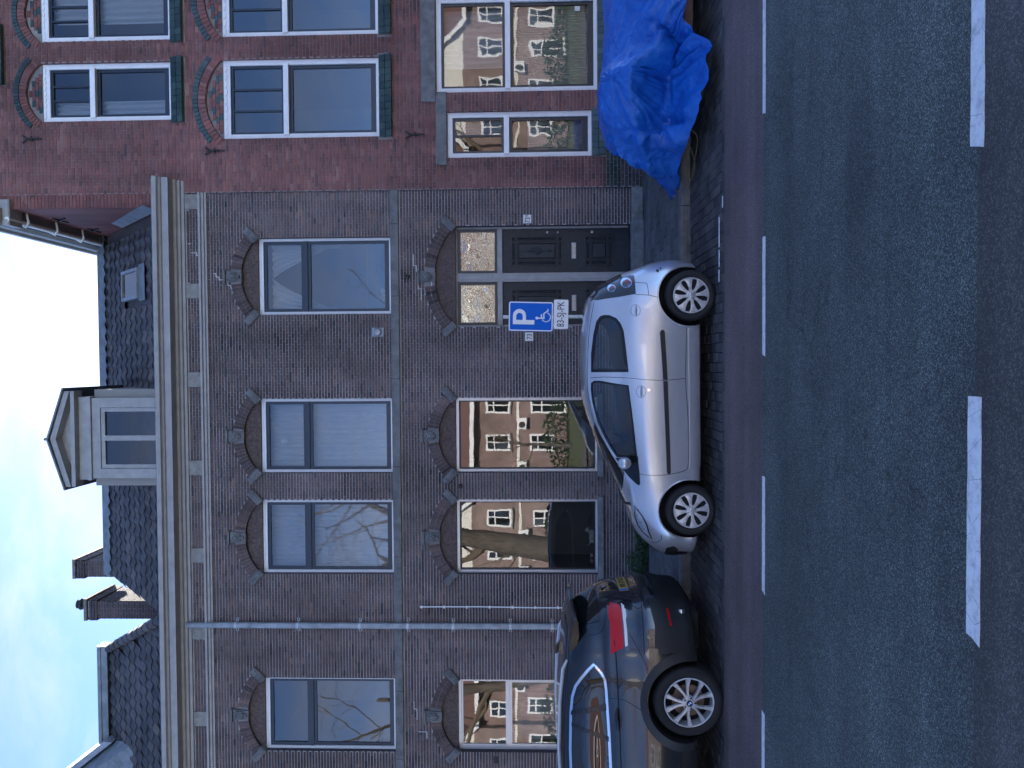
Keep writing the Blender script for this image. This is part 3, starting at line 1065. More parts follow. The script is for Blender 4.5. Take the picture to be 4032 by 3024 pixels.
XS = -4.585                     # party line, behind the drainpipe
U1, U2, U3, U4 = (0.895, 2.235), (-1.9, -0.59), (-3.69, -2.38), (-6.865, -5.55)
G2, G3, G4 = (-1.9, -0.59), (-3.69, -2.375), (-6.855, -5.56)
DOOR = (0.65, 2.4)
hA, wA = brown_house(XS, 3.03, [U1, U2, U3], [G2, G3], DOOR,
                     'brown brick terraced house with double front door and gabled dormer', lambda b: b[2] > 1.35 and b[1] < 2.95 and b[0] > -2.4, 21, (XS, 3.24))
hB, wB = brown_house(-9.6, XS, [U4], [G4], None,
                     'brown brick terraced house beyond the drainpipe with single window column', lambda b: b[2] > 1.75 and b[0] > -5.6, 41, (-9.6, XS))
# ---- windows of the brown terrace
TU = 6.02
w1 = brown_window(hA, *U1, UP_Z0, UP_Z1, True, TU, 1)
curtain(w1, 0.97, 1.57, 5.45, 6.7, YB + .34, 'curtain_white', 5, .03, pinch=('l', .12))
curtain(w1, 1.55, 2.16, 5.45, 6.7, YB + .34, 'curtain_white', 5, .03, pinch=('r', .12))
m = MB()
for z in (4.79, 4.96):
    m.tube([(0.95, YB + .235, z), (2.18, YB + .235, z)], .014, 6)
m.build('safety_rail', 'brass', w1)
w2 = brown_window(hA, *U2, UP_Z0, UP_Z1, True, TU, 2)
curtain(w2, -1.86, -0.63, 4.52, 6.8, YB + .33, 'curtain_white', 13, .022)
box_obj('paper_note', (-1.38, -1.32, YB + .16, YB + .162, 6.42, 6.53), 'plate_white', w2)
w3 = brown_window(hA, *U3, UP_Z0, UP_Z1, True, TU, 3)
curtain(w3, -3.65, -2.42, 4.52, 6.8, YB + .36, 'curtain_sheer', 16, .02)
w4 = brown_window(hB, *U4, UP_Z0, UP_Z1, True, TU, 4)
g2 = brown_window(hA, *G2, GR_Z0, GR_Z1, False, None, 5)
g3 = brown_window(hA, *G3, GR_Z0, GR_Z1, False, None, 6)
g4 = brown_window(hB, *G4, GR_Z0, GR_Z1, False, 2.5, 7)
curtain(g4, -6.8, -5.6, 0.95, 2.45, YB + .38, 'curtain_sheer', 15, .02)

# ---- things on the window boards
def ellips(m, c, r, s1=10, s2=7):
    vs_ = []
    for j in range(s2 + 1):
        th_ = math.pi * j / s2
        for i in range(s1):
            ph_ = 2 * math.pi * i / s1
            vs_.append((c[0] + r[0] * math.sin(th_) * math.cos(ph_), c[1] + r[1] * math.sin(th_) * math.sin(ph_), c[2] + r[2] * math.cos(th_)))
    m.add(vs_, [(j * s1 + i, j * s1 + (i + 1) % s1, (j + 1) * s1 + (i + 1) % s1, (j + 1) * s1 + i) for j in range(s2) for i in range(s1)])


zb = GR_Z0 + .012
dg = empty('dog_figurine', (-3.1, YB + .28, zb), 'small white dog figurine on the ledge inside the ground floor window', 'figurine')
m = MB()
ellips(m, (-3.08, YB + .28, zb + .085), (.1, .045, .055)); ellips(m, (-3.0, YB + .28, zb + .09), (.05, .045, .065)); ellips(m, (-3.16, YB + .28, zb + .08), (.045, .04, .055))
for dx in (-.17, -.03):
    for dy in (-.022, .022):
        m.tube([(-3.0 + dx + .0, YB + .28 + dy, zb), (-3.0 + dx, YB + .28 + dy, zb + .08)], [.013, .018], 7)
m.tube([(-3.18, YB + .28, zb + .1), (-3.23, YB + .28, zb + .13), (-3.25, YB + .28, zb + .17)], [.015, .011, .006], 6)
m.build('body', 'figure_white', dg, smooth=True)
m = MB()
ellips(m, (-2.965, YB + .27, zb + .165), (.042, .042, .046)); ellips(m, (-2.93, YB + .25, zb + .152), (.024, .022, .02))
ellips(m, (-2.985, YB + .24, zb + .16), (.014, .01, .032)); ellips(m, (-2.985, YB + .305, zb + .16), (.014, .01, .032))
m.build('head', 'figure_white', dg, smooth=True)
for (x, lab) in ((-3.42, 'red and white ornament beside the dog figurine, nearer to it'), (-3.52, 'small red ornament with white rim in the corner of the window')):
    og = empty('ornament', (x, YB + .27, zb), lab, 'ornament')
    m = MB(); m.lathe([(.0, 0), (.034, 0), (.042, .03), (.036, .07), (.0, .07)], 'z', (x, YB + .27, zb), 12)
    m.build('base', 'figure_red', og, smooth=True)
    m = MB(); m.lathe([(.0, .07), (.03, .07), (.045, .11), (.025, .105), (.0, .085)], 'z', (x, YB + .27, zb), 12)
    m.build('rim', 'figure_white', og, smooth=True)
pg = empty('flower_pot', (1.22, YB + .3, UP_Z0 + .012), 'flower pot with pale blossoms behind the upper window above the door', 'plant')
m = MB(); m.lathe([(0, 0), (.05, 0), (.065, .1), (.0, .1)], 'z', (1.22, YB + .3, UP_Z0 + .012), 12); m.build('pot', 'figure_red', pg, smooth=True)
m = MB(); rg = random.Random(4)
for k in range(60):
    p = Vector((1.22 + rg.gauss(0, .06), YB + .3 + rg.gauss(0, .04), UP_Z0 + .17 + rg.gauss(0, .045)))
    q = Vector((rg.uniform(-1, 1), rg.uniform(-1, 1), rg.uniform(-1, 1))).normalized() * .022
    w = q.orthogonal() * .8
    m.add([p - q, p + w, p + q, p - w], [(0, 1, 2, 3)])
m.build('blossoms', 'figure_white', pg, recalc=False)

# ---- double front door
dx0, dx1 = DOOR
y = YB
brown_arch(hA, (dx0 + dx1) / 2, (dx1 - dx0) / 2, GR_Z1 - .02, 0.36, False, 77)
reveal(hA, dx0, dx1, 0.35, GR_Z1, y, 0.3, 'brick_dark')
yf = y + .13
m = MB()
m.box(dx0 + .004, dx0 + .035, yf, yf + .12, .34, 3.34); m.box(dx1 - .035, dx1 - .004, yf, yf + .12, .34, 3.34)
m.box(dx0 + .004, dx1 - .004, yf - .01, yf + .12, 3.34, 3.41)
m.box(dx0 + .036, dx1 - .036, yf - .012, yf + .115, 2.555, 2.64)
cxd = 1.515
m.box(cxd - .075, cxd + .075, yf - .02, yf + .125, .36, 3.339)
m.bbox(cxd - .045, cxd + .045, yf - .034, yf - .015, .45, 2.5, .01); m.bbox(cxd - .045, cxd + .045, yf - .034, yf - .015, 2.72, 3.28, .01)
n = 44
for k in range(n):
    xx = dx0 + .03 + (dx1 - dx0 - .06) * k / (n - 1)
    m.box(xx - .008, xx + .008, yf - .02, yf - .009, 3.375, 3.395)
dfr = m.build('door_frame', 'cream_paint', hA)
box_obj('door_step', (dx0 - .03, dx1 + .03, y - .2, y + .3, .12, .335), 'stone', hA, .015)
room(dfr, dx0, dx1, .35, 3.34, y + .32, 2.0, 'room_dark')


def door_leaf(a, b, plate):
    d = MB()
    yd = yf + .05
    d.box(a, b, yd, yd + .045, .345, 2.55)
    W = b - a

    def panel(x0_, x1_, z0_, z1_):
        frame_boxes(d, x0_, x1_, z0_, z1_, yd - .024, yd + .001, .014)
        d.bbox(x0_ + .024, x1_ - .024, yd - .02, yd + .001, z0_ + .024, z1_ - .024, .016)
    xa, xb = a + W * .17, b - W * .17
    # upper field: corner blocks, long side rails, carved middle
    for (za, zb_) in ((1.5, 2.4), (.62, 1.1)):
        s_ = .085
        for px in (xa, xb - s_):
            for pz in (za, zb_ - s_):
                panel(px, px + s_, pz, pz + s_)
            panel(px, px + s_, za + s_ + .012, zb_ - s_ - .012)
        panel(xa + s_ + .012, xb - s_ - .012, za, za + s_); panel(xa + s_ + .012, xb - s_ - .012, zb_ - s_, zb_)
        panel(xa + s_ + .012, xb - s_ - .012, za + s_ + .012, zb_ - s_ - .012)
    leaf = d.build('door', 'door_paint', hA)
    # carving: baluster and scrolls
    c = MB()
    cx_ = (xa + xb) / 2
    c.tube([(cx_, yd - .02, 1.66), (cx_, yd - .024, 1.7), (cx_, yd - .03, 1.74), (cx_, yd - .02, 1.8), (cx_, yd - .02, 2.1), (cx_, yd - .03, 2.16), (cx_, yd - .024, 2.2), (cx_, yd - .02, 2.25)],
           [.02, .012, .024, .013, .013, .024, .012, .02], 8)
    for q in range(10):
        an = q * .628
        c.tube([(cx_ + .02 * math.cos(an), yd - .02, 1.95 + .03 * math.sin(an)), (cx_ + .06 * math.cos(an + .3), yd - .026, 1.95 + .08 * math.sin(an + .3)), (cx_ + .075 * math.cos(an + .8), yd - .02, 1.95 + .1 * math.sin(an + .8))], [.009, .011, .006], 6)
    c.build('carving', 'door_paint', leaf, smooth=True)
    lp = MB()
    lz = 1.3
    lp.bbox(cx_ - .14, cx_ + .14, yd - .012, yd + .001, lz - .04, lz + .04, .005)
    lp.bbox(cx_ - .115, cx_ + .115, yd - .02, yd - .01, lz - .022, lz + .022, .005)
    lpo = lp.build('letter_plate', 'galvanised', leaf)
    for s_ in (-1, 1):
        box_obj('bell_push', (cx_ + s_ * .045 - .012, cx_ + s_ * .045 + .012, yd - .024, yd - .019, lz - .012, lz + .012), 'brass', leaf)
    k = MB()
    kx = b - .06 if plate else a + .06
    k.lathe([(0, -.05), (.02, -.045), (.026, -.03), (.012, -.015), (.012, 0)], 'y', (kx, yd, 1.76), 14)
    k.lathe([(0, -.012), (.016, -.01), (.016, 0)], 'y', (kx, yd, 1.58), 14)
    k.lathe([(0, -.02), (.024, -.015), (.024, 0)], 'y', (kx, yd, .98), 14)
    k.build('handle', 'galvanised', leaf, smooth=True)
    # light over the door
    t_ = MB()
    frame_boxes(t_, a, b, 2.645, 3.335, yd - .03, yd + .03, .045)
    tr_ = t_.build('transom_sash', 'dark_frame', hA)
    pane(tr_, a + .045, b - .045, 2.69, 3.29, yd, 'glass_rippled')


door_leaf(cxd + .08, dx1 - .04, True)
door_leaf(dx0 + .04, cxd - .08, False)

# plinth stones beside the door and along the wall foot
for (a, b, h) in ((2.4, 3.02, .3), (2.33, 2.4, .31)):
    pass
box_obj('plinth_stone', (2.44, 3.022, y - .07, y + .02, .121, .315), 'plinth_stone', hA, .012)
box_obj('plinth_stone', (XS + .01, .62, y - .05, y + .02, .121, .305), 'plinth_stone', hA, .012)
box_obj('plinth_stone', (-9.6, XS - .01, y - .05, y + .02, .121, .325), 'plinth_stone', hB, .012)

# house number tiles
for (x, z, body, sup) in ((2.505, 2.11, '73', 'a'), (0.47, 2.09, '73', '')):
    p = box_obj('number_tile', (x - .075, x + .075, y - .018, y + .002, z - .072, z + .072), 'plate_white', hA, .006)
    text_mesh('number', body, .125, 'text_black', facing(x - (.02 if sup else 0), y - .0195, z - .008), p, .8)
    if sup:
        text_mesh('number', sup, .075, 'text_black', facing(x + .052, y - .0195, z + .02), p)
# old lamp bracket over the door, wall vent, small dark box
box_obj('bell_box', (1.5, 1.56, y - .05, y, 4.17, 4.26), 'iron', hA, .01)
m = MB(); m.bbox(.49, .65, y - .035, y + .002, 4.62, 4.84, .008)
v = m.build('wall_vent', 'zinc', hA)
m = MB(); m.lathe([(0, -.06), (.055, -.055), (.065, -.03), (.068, 0)], 'y', (.57, y - .035, 4.73), 18); m.build('vent_cowl', 'zinc', v, smooth=True)
box_obj('air_brick', (-7.05, -6.93, y - .012, y + .001, 2.68, 2.76), 'iron', hB)
# a drip stain fitting between the two ground floor windows
box_obj('wall_bracket', (-2.17, -2.1, y - .04, y, 3.28, 3.34), 'iron', hA, .008)

# fresh mortar where cracks were pointed: little stairs of bright joints
def repoint(x, z, steps, dirx, house):
    m = MB()
    for (kind, ln) in steps:
        if kind == 'h':
            a, b = sorted((x, x + dirx * ln))
            m.box(a, b, y - .009, y - .001, z - .006, z + .006); x += dirx * ln
        else:
            m.box(x - .005, x + .005, y - .0095, y - .001, z - .0524 * ln, z); z -= .0524 * ln
    m.build('repointing', 'mortar_new', house)


repoint(1.92, 4.1, [('h', .2), ('v', 1), ('h', .1), ('v', 2), ('h', .06), ('v', 1), ('h', .1), ('v', 2), ('h', .3)], -1, hA)
repoint(1.66, 4.02, [('h', .34), ('v', 1), ('h', .2)], -1, hA)
repoint(1.62, 7.64, [('v', 1), ('h', .06), ('v', 1), ('h', .05), ('v', 2), ('h', .05), ('v', 1), ('h', .05), ('v', 1), ('h', .06), ('v', 1)], -1, hA)
repoint(2.15, 8.08, [('v', 1), ('h', .16), ('v', 2), ('h', .05), ('v', 2), ('h', .04)], -1, hA)
repoint(-5.95, 4.17, [('h', .14), ('v', 1), ('h', .2)], -1, hB)
repoint(-6.5, 4.1, [('v', 3), ('h', .12)], -1, hB)

# party walls and backs: no daylight through the houses
for (hh, xa, xb) in ((hA, XS, 3.03), (hB, -9.6, XS)):
    m = MB(); m.box(xa + .01, xb - .01, 20.2, 20.4, .1, 8.45); m.box(xa + .002, xa + .1, 13.45, 20.2, .1, 8.45); m.box(xb - .1, xb - .002, 13.45, 20.2, .1, 8.45)
    m.build('party_wall', 'brick_dark', hh)

# ---- drainpipe with its clips
dp = empty('drainpipe', (-4.585, y - .06, .12), 'long grey zinc drainpipe down the front between the two brown houses', 'drainpipe')
m = MB()
m.tube([(-4.585, y - .075, .2), (-4.585, y - .075, 8.2)], .055, 14)
for z in (.9, 2.2, 3.35, 4.6, 5.9, 7.1):
    m.tube([(-4.585, y - .075, z), (-4.585, y - .075, z + .06)], .061, 14)
m.build('pipe', 'zinc', dp, smooth=True, angle=50)
for z in (1.72, 2.45, 3.45, 4.25, 5.1, 6.2, 7.3):
    c = MB()
    c.box(-4.585 - .115, -4.585 + .115, y - .03, y - .004, z - .025, z + .025)
    c.lathe([(.064, -.022), (.064, .022)], 'z', (-4.585, y - .075, z), 16)
    cl_ = c.build('clip', 'galvanised', dp)
    b_ = MB()
    for s_ in (-1, 1):
        b_.lathe([(0, -.012), (.012, -.012), (.014, 0)], 'y', (-4.585 + s_ * .095, y - .03, z), 8)
    b_.build('bolt', 'iron', cl_)
# pale cable conduit with saddles
cc = empty('cable_conduit', (-4.28, y - .02, 1.6), 'thin white cable running up the brown wall beside the drainpipe', 'cable')
m = MB(); m.tube([(-4.27, y - .02, .5), (-4.275, y - .02, 2.0), (-4.26, y - .02, 3.0), (-4.265, y - .02, 4.05)], .011, 8)
m.build('cable', 'white_paint', cc, smooth=True)
for k in range(9):
    c = MB(); c.box(-4.29, -4.245, y - .034, y - .005, .8 + .4 * k, .83 + .4 * k); c.build('saddle', 'white_paint', cc)

# ================================================================ roofs
EA, RI = Vector((0, YB - .02, 8.5)), Vector((0, 16.4, 11.33))
SL = (RI - EA)
SLEN = SL.length
SD = SL.normalized()
SN = Vector((0, -SD.z, SD.y))


def slope(x, s_, h=0.0):
    p = EA + SD * s_ + SN * h
    return Vector((x, p.y, p.z))


def tile_roof(house, x0, x1, keep, rows, seed, nind=300):
    rg = random.Random(seed)
    pw, ph = 0.235, SLEN / rows
    m = MB()
    prof = [(-.118, .012), (-.085, .03), (-.045, .035), (-.01, .022), (.04, .002), (.085, .004), (.118, .02)]
    lo = [(p[0], -.05, p[1] * .8 + .022) for p in prof]
    hi = [(p[0], ph + .01, p[1] + .0) for p in prof]
    lf = [(p[0], -.05, p[1] + .008) for p in prof]
    n = len(prof)
    m.add(lo + hi + lf, [(i, i + 1, n + i + 1, n + i) for i in range(n - 1)] + [(2 * n + i, 2 * n + i + 1, i + 1, i) for i in range(n - 1)])
    o0 = m.build('tile', 'roof_tile', house, recalc=False, smooth=True, angle=50)
    me = o0.data
    bpy.data.objects.remove(o0)
    base = MB()
    base.add([slope(x0, -.05, -.03), slope(x1, -.05, -.03), slope(x1, SLEN, -.03), slope(x0, SLEN, -.03)], [(0, 1, 2, 3)])
    rot = Matrix((Vector((1, 0, 0)), SD, SN)).transposed().to_4x4()
    lst = []
    i = 0
    nc = int((x1 - x0) / pw)
    for r_ in range(rows):
        for c_ in range(nc):
            x = x0 + (c_ + .5) * pw + (.012 * math.sin(r_ * 2.1))
            if keep(x, (r_ + .5) * ph): lst.append((x, r_ * ph, r_))
    lst.sort(key=lambda q: q[1])
    rest = MB()
    out_ = []
    for k, (x, s_, r_) in enumerate(lst):
        mw = Matrix.Translation(slope(x, s_ + rg.uniform(-.008, .008), rg.uniform(0, .006))) @ rot @ Matrix.Rotation(rg.uniform(-.02, .02), 4, 'Z')
        if k < nind: out_.append(mw)
        else:
            rest.r = rg.uniform(.01, 1)
            rest.add([mw @ v.co for v in me.vertices], [tuple(p.vertices) for p in me.polygons])
    return base, out_, rest, me


def put_roof(house, base_poly, x0, x1, keep, rows, seed):
    base, mws, rest, me = tile_roof(house, x0, x1, keep, rows, seed)
    m = MB()
    m.add(base_poly, [tuple(range(len(base_poly)))])
    roof = m.build('roof', 'roof_tile', house, recalc=False)
    for mw in mws:
        o = link('tile', me, roof)
        o.matrix_local = mw
    if rest.v:
        tag(rest.build('tiles', 'roof_tile', roof, recalc=False, smooth=True, angle=50), kind='stuff')
    return roof


# skylight and dormer spots are kept free of tiles
DX0, DX1 = -2.0, -0.56
SKX0, SKX1, SKS0, SKS1 = 1.28, 1.86, 1.25, 2.3
rA = put_roof(hA, [slope(-4.5, -.05, -.03), slope(2.78, -.05, -.03), slope(2.78, SLEN, -.03), slope(-4.5, SLEN, -.03)], -4.5, 2.76,
              lambda x, s_: not (DX0 - .1 < x < DX1 + .1 and s_ < 2.7) and not (SKX0 - .08 < x < SKX1 + .08 and SKS0 - .1 < s_ < SKS1 + .1), 12, 5)
# back slope, gable end and ridge flashing
m = MB()
m.add([(-4.5, 16.4, 11.3), (2.78, 16.4, 11.3), (2.78, 20.5, 8.4), (-4.5, 20.5, 8.4), (-4.5, YB + .1, 8.4), (2.78, YB + .1, 8.4)], [(0, 1, 2, 3), (4, 0, 3), (5, 1, 2)])
m.build('roof_back', 'roof_tile', hA, recalc=False)
m = MB()
nx = 90
vs_ = []
rg = random.Random(8)
for i in range(nx + 1):
    x = -4.52 + (2.78 + 4.52) * i / nx
    wv = .04 * math.sin(i * 1.7) + rg.uniform(-.02, .02)
    vs_ += [slope(x, SLEN + .02, .09), slope(x, SLEN - .16, .085 + .01 * math.sin(i * 2.1)), slope(x, SLEN - .36 + wv * .6, .06 + .02 * math.sin(i * 2.1))]
m.add(vs_, [(i * 3 + j, (i + 1) * 3 + j, (i + 1) * 3 + j + 1, i * 3 + j + 1) for i in range(nx) for j in range(2)])
m.build('ridge_flashing', 'lead', hA, recalc=False, smooth=True)
box_obj('ridge_board', (-4.53, 2.79, 16.33, 16.6, 11.3, 11.42), 'lead', hA, .01)
# skylight
m = MB()
for (a, b, c, d) in ((SKX0, SKX1, SKS0, SKS0 + .06), (SKX0, SKX1, SKS1 - .06, SKS1), (SKX0, SKX0 + .06, SKS0 + .06, SKS1 - .06), (SKX1 - .06, SKX1, SKS0 + .06, SKS1 - .06)):
    q = [slope(a, c, 0), slope(b, c, 0), slope(b, d, 0), slope(a, d, 0), slope(a, c, .12), slope(b, c, .12), slope(b, d, .12), slope(a, d, .12)]
    m.add(q, [(0, 3, 2, 1), (4, 5, 6, 7), (0, 1, 5, 4), (1, 2, 6, 5), (2, 3, 7, 6), (3, 0, 4, 7)])
sk = m.build('roof_window', 'zinc', hA)
m = MB(); m.add([slope(SKX0 + .05, SKS0 + .05, .09), slope(SKX1 - .05, SKS0 + .05, .09), slope(SKX1 - .05, SKS1 - .05, .09), slope(SKX0 + .05, SKS1 - .05, .09)], [(0, 1, 2, 3)])
m.build('pane', 'glass_privacy', sk, recalc=False)
m = MB(); m.add([slope(SKX0 - .05, SKS0 - .32, .07), slope(SKX1 + .05, SKS0 - .32, .07), slope(SKX1 + .05, SKS0, .08), slope(SKX0 - .05, SKS0, .08)], [(0, 1, 2, 3)])
m.build('flashing', 'lead', sk, recalc=False)

# ---- dormer
dm = MB()
yd = 13.5
dm.box(DX0, DX0 + .17, yd, yd + .12, 8.5, 9.93); dm.box(DX1 - .17, DX1, yd, yd + .12, 8.5, 9.93)
dm.box(DX0 + .17, DX1 - .17, yd + .001, yd + .12, 8.5, 8.66); dm.box(DX0 + .17, DX1 - .17, yd + .001, yd + .12, 9.78, 9.93)
dm.box(DX0 - .03, DX1 + .03, yd - .04, yd + .14, 9.932, 10.0); dm.box(DX0 - .02, DX1 + .02, yd - .02, yd + .13, 10.001, 10.16)
dr = dm.build('dormer', 'cream_paint', hA)
m = MB(); frame_boxes(m, DX0 + .175, DX1 - .175, 8.665, 9.775, yd + .02, yd + .08, .07, .12); cx = (DX0 + DX1) / 2
m.box(cx - .045, cx + .045, yd + .012, yd + .085, 8.785, 9.705); m.build('sash', 'cream_paint', dr)
pane(dr, DX0 + .245, cx - .046, 8.785, 9.705, yd + .05, 'glass'); pane(dr, cx + .046, DX1 - .245, 8.785, 9.705, yd + .05, 'glass', .003)
room(dr, DX0 + .2, DX1 - .2, 8.7, 9.75, yd + .13, 1.2, 'room_wall')
m = MB()
for xx in (DX0 + .01, DX1 - .05):
    m.add([(xx, yd + .1, 8.5), (xx + .04, yd + .1, 8.5), (xx + .04, yd + .1, 10.0), (xx, yd + .1, 10.0), (xx, 15.6, 10.0), (xx + .04, 15.6, 10.0), (xx, 15.6, 9.9), (xx + .04, 15.6, 9.9)],
          [(0, 1, 2, 3), (0, 3, 4, 6), (1, 2, 5, 7), (3, 2, 5, 4)])
m.build('cheek', 'lead', dr, recalc=False)
# pediment: raking cornice, sunk triangle, roof planes
hw_ = (DX1 - DX0) / 2 + .13
ap, zb_ = 10.6, 10.3
m = MB()
m.prism([(cx - hw_, 10.165), (cx + hw_, 10.165), (cx + hw_, 10.235), (cx - hw_, 10.235)], yd - .14, yd + .1)
m.prism([(cx - hw_ + .15, 10.236), (cx + hw_ - .15, 10.236), (cx, 10.56)], yd + .02, yd + .08)
m.build('pediment', 'cream_paint', dr)
m = MB()
for s_ in (-1, 1):
    m.prism([(cx + s_ * hw_, 10.237), (cx + s_ * hw_, 10.33), (cx, ap), (cx, ap - .1)], yd - .16, yd + .06)
m.build('raking_board', 'cream_paint', dr)
m = MB()
for s_ in (-1, 1):
    m.add([(cx, yd - .2, ap + .02), (cx + s_ * (hw_ + .05), yd - .2, 10.32), (cx + s_ * (hw_ + .05), 16.1, 10.32), (cx, 16.1, ap + .02)], [(0, 1, 2, 3)])
    m.add([(cx, yd - .2, ap + .05), (cx + s_ * (hw_ + .06), yd - .2, 10.345), (cx + s_ * (hw_ + .06), 16.1, 10.345), (cx, 16.1, ap + .05)], [(0, 1, 2, 3)])
    m.add([(cx, yd - .2, ap + .02), (cx + s_ * (hw_ + .05), yd - .2, 10.32), (cx + s_ * (hw_ + .06), yd - .2, 10.345), (cx, yd - .2, ap + .05)], [(0, 1, 2, 3)])
m.build('dormer_roof', 'lead', dr, recalc=False)
m = MB(); m.lathe([(0, .06), (.02, .05), (.03, .03), (.012, 0), (.012, -.05)], 'z', (cx, yd - .15, ap + .06), 10); m.build('finial', 'lead', dr, smooth=True)

# ---- chimneys
def chimney(name, x0, x1, y0, y1, z0, z1, label, pot):
    c = empty(name, ((x0 + x1) / 2, (y0 + y1) / 2, z0), label, 'chimney', 'chimneys on the terrace')
    m = MB()
    m.box(x0 + .008, x1 - .008, y0 + .008, y1 - .008, z0, z1 - .02)
    st = m.build('stack', 'mortar_grey', c)
    rows = int((z1 - z0) / .0625)
    m = MB(); rg = random.Random(int(x0 * 10))
    for r_ in range(rows):
        z = z0 + r_ * .0625
        e = .03 if r_ >= rows - 3 else 0
        for (a, b, fix, ax) in ((x0 - e, x1 + e, y0 - e, 'x'), (y0 - e, y1 + e, x1 + e, 'y'), (y0 - e, y1 + e, x0 - e - .015, 'y2')):
            t_ = a - (.11 if r_ % 2 else 0)
            while t_ < b:
                p, q = max(a, t_ + .005), min(b, t_ + .215)
                m.r = rg.uniform(.01, 1)
                if q - p > .03:
                    if ax == 'x': m.box(p, q, fix, fix + .015, z, z + .052)
                    else: m.box(fix - .015 if ax == 'y' else fix, fix if ax == 'y' else fix + .015, p, q, z, z + .052)
                t_ += .22
    m.build('bricks', 'brick_dark', st)
    m = MB(); m.bbox(x0 - .05, x1 + .05, y0 - .05, y1 + .05, z1 - .01, z1 + .06, .01); m.build('cap', 'stone', c)
    if pot:
        m = MB(); px, py_ = pot
        m.lathe([(.09, .06), (.085, .16), (.12, .18), (.13, .22), (.11, .25), (.09, .27), (.1, .3), (.06, .3)], 'z', (px, py_, z1), 18)
        m.build('pot', 'iron', c, smooth=True)


chimney('chimney', -4.72, -4.38, 16.9, 18.1, 10.6, 12.38, 'shorter brick chimney standing on the ridge beside the dormer roof', None)
chimney('chimney', -5.67, -5.28, 16.9, 18.0, 8.4, 12.14, 'taller brick chimney with round pot between the two roofs', (-5.4, 17.05))

# ---- roof of the house beyond the drainpipe: hipped towards the gap
def hipx(s_): return -4.42 - (6.17 - 4.42) * s_ / SLEN
rB = put_roof(hB, [slope(-11.0, -.05, -.03), slope(-4.4, -.05, -.03), slope(-6.17, SLEN + .12, -.03), slope(-11.0, SLEN + .12, -.03)], -10.9, -4.3,
              lambda x, s_: x < hipx(s_) - .1 and x > -8.3 - .9 + s_ * .2, 11, 9)
m = MB()
m.add([slope(-4.4, -.05, -.04), slope(-6.17, SLEN + .1, -.04), (-6.17, 18.6, 11.4), (-4.45, 20.4, 8.45)], [(0, 1, 2, 3)])
m.add([(-6.17, 16.5, 11.4), (-11, 16.5, 11.4), (-11, 20, 8.5), (-4.45, 20.4, 8.45), (-6.17, 18.6, 11.4)], [(0, 1, 2, 3, 4)])
m.build('roof_back', 'roof_tile', hB, recalc=False)
hipo = MB()
n = 12
me_h = None
for k in range(n):
    s_ = SLEN * (k + .3) / n
    p = slope(hipx(s_), s_, .05)
    d_ = (slope(hipx(SLEN), SLEN, 0) - slope(hipx(0), 0, 0)).normalized()
    if me_h is None:
        mm = MB()
        mm.lathe([(.09, -.2), (.1, -.2), (.085, .2)], 'z', (0, 0, 0), 8, 0, math.pi)
        ob = mm.build('hip_tile', 'roof_tile', rB, recalc=False, smooth=True); me_h = ob.data; bpy.data.objects.remove(ob)
    ob = link('hip_tile', me_h, rB, p)
    zx = d_
    xx_ = SN.cross(zx).normalized()
    ob.rotation_euler = Matrix((xx_, zx.cross(xx_), zx)).transposed().to_euler()
profile_run('ridge_cap', [(16.3, 11.36), (16.3, 11.5), (16.28, 11.5), (16.28, 11.56), (16.36, 11.62), (16.6, 11.62), (16.6, 11.36)], -8.35, -6.1, 'lead', hB)
# the gabled bay at the far end: bargeboard, lead valley
m = MB()
m.add([(-8.15, 16.2, 11.3), (-11, 16.2, 15.0), (-11, 19.5, 15.0), (-8.15, 19.5, 11.3)], [(0, 1, 2, 3)])
m.add([(-7.6, 15.2, 10.1), (-8.15, 16.25, 11.3), (-11, 16.25, 15.0), (-11, 15.2, 10.1)], [(0, 1, 2, 3)])
m.build('gable', 'lead', hB, recalc=False)
m = MB(); m.prism([(-8.0, 11.05), (-8.0, 11.25), (-11, 15.15), (-11, 14.9)], 15.9, 16.2); m.build('bargeboard', 'zinc', hB)

# ================================================================ the red house
y = YR
RX0, RX1 = 3.03, 7.4
hR = empty('terraced_house', ((RX0 + RX1) / 2, YR, .12), 'tall red brick house with green glazed sills and white window frames', 'house', 'houses of the terrace')
W2 = [(4.31, 5.325), (5.7, 6.72)]; Z2 = (8.31, 10.63)
W1 = [(3.96, 5.33), (5.72, 7.09)]; Z1 = (4.66, 7.41)
WGb = (4.69, 6.33, .89, 3.67); WGs = (3.57, 4.36, .99, 3.485)
holes, blocks = [], []
for ws, (za, zb_), sag in ((W2, Z2, .27), (W1, Z1, .3)):
    for (a, b) in ws:
        pts, *_ = arc_pts((a + b) / 2, zb_, (b - a) / 2, sag)
        holes.append([(a, za), (b, za)] + pts)
        blocks += [rect_block(a, b, za, zb_), arch_block((a + b) / 2, zb_, (b - a) / 2, sag, .01), rect_block(a - .06, b + .06, za - .235, za)]
for (a, b, za, zb_) in (WGb, WGs):
    holes.append([(a, za), (b, za), (b, zb_), (a, zb_)])
    blocks += [rect_block(a, b, za, zb_), rect_block(a - .02, b + .02, za - .25, za)]
blocks += [rect_block(4.53, 7.4, 3.672, 3.935), rect_block(3.45, 4.7, 3.487, 3.685)]
wall = wall_mesh('wall', RX0, RX1, .12, 12.4, y, holes, 'mortar_grey', hR)
m = MB()   # strip of party wall that shows above the neighbour's cornice, and the flank behind it
m.add([(2.79, y, 8.5), (RX0, y, 8.5), (RX0, y, 12.4), (2.79, y, 12.4), (2.79, 20, 8.5), (2.79, 20, 12.4)], [(0, 1, 2, 3), (0, 3, 5, 4)])
flank = m.build('flank_wall', 'brick_red', hR, recalc=False)


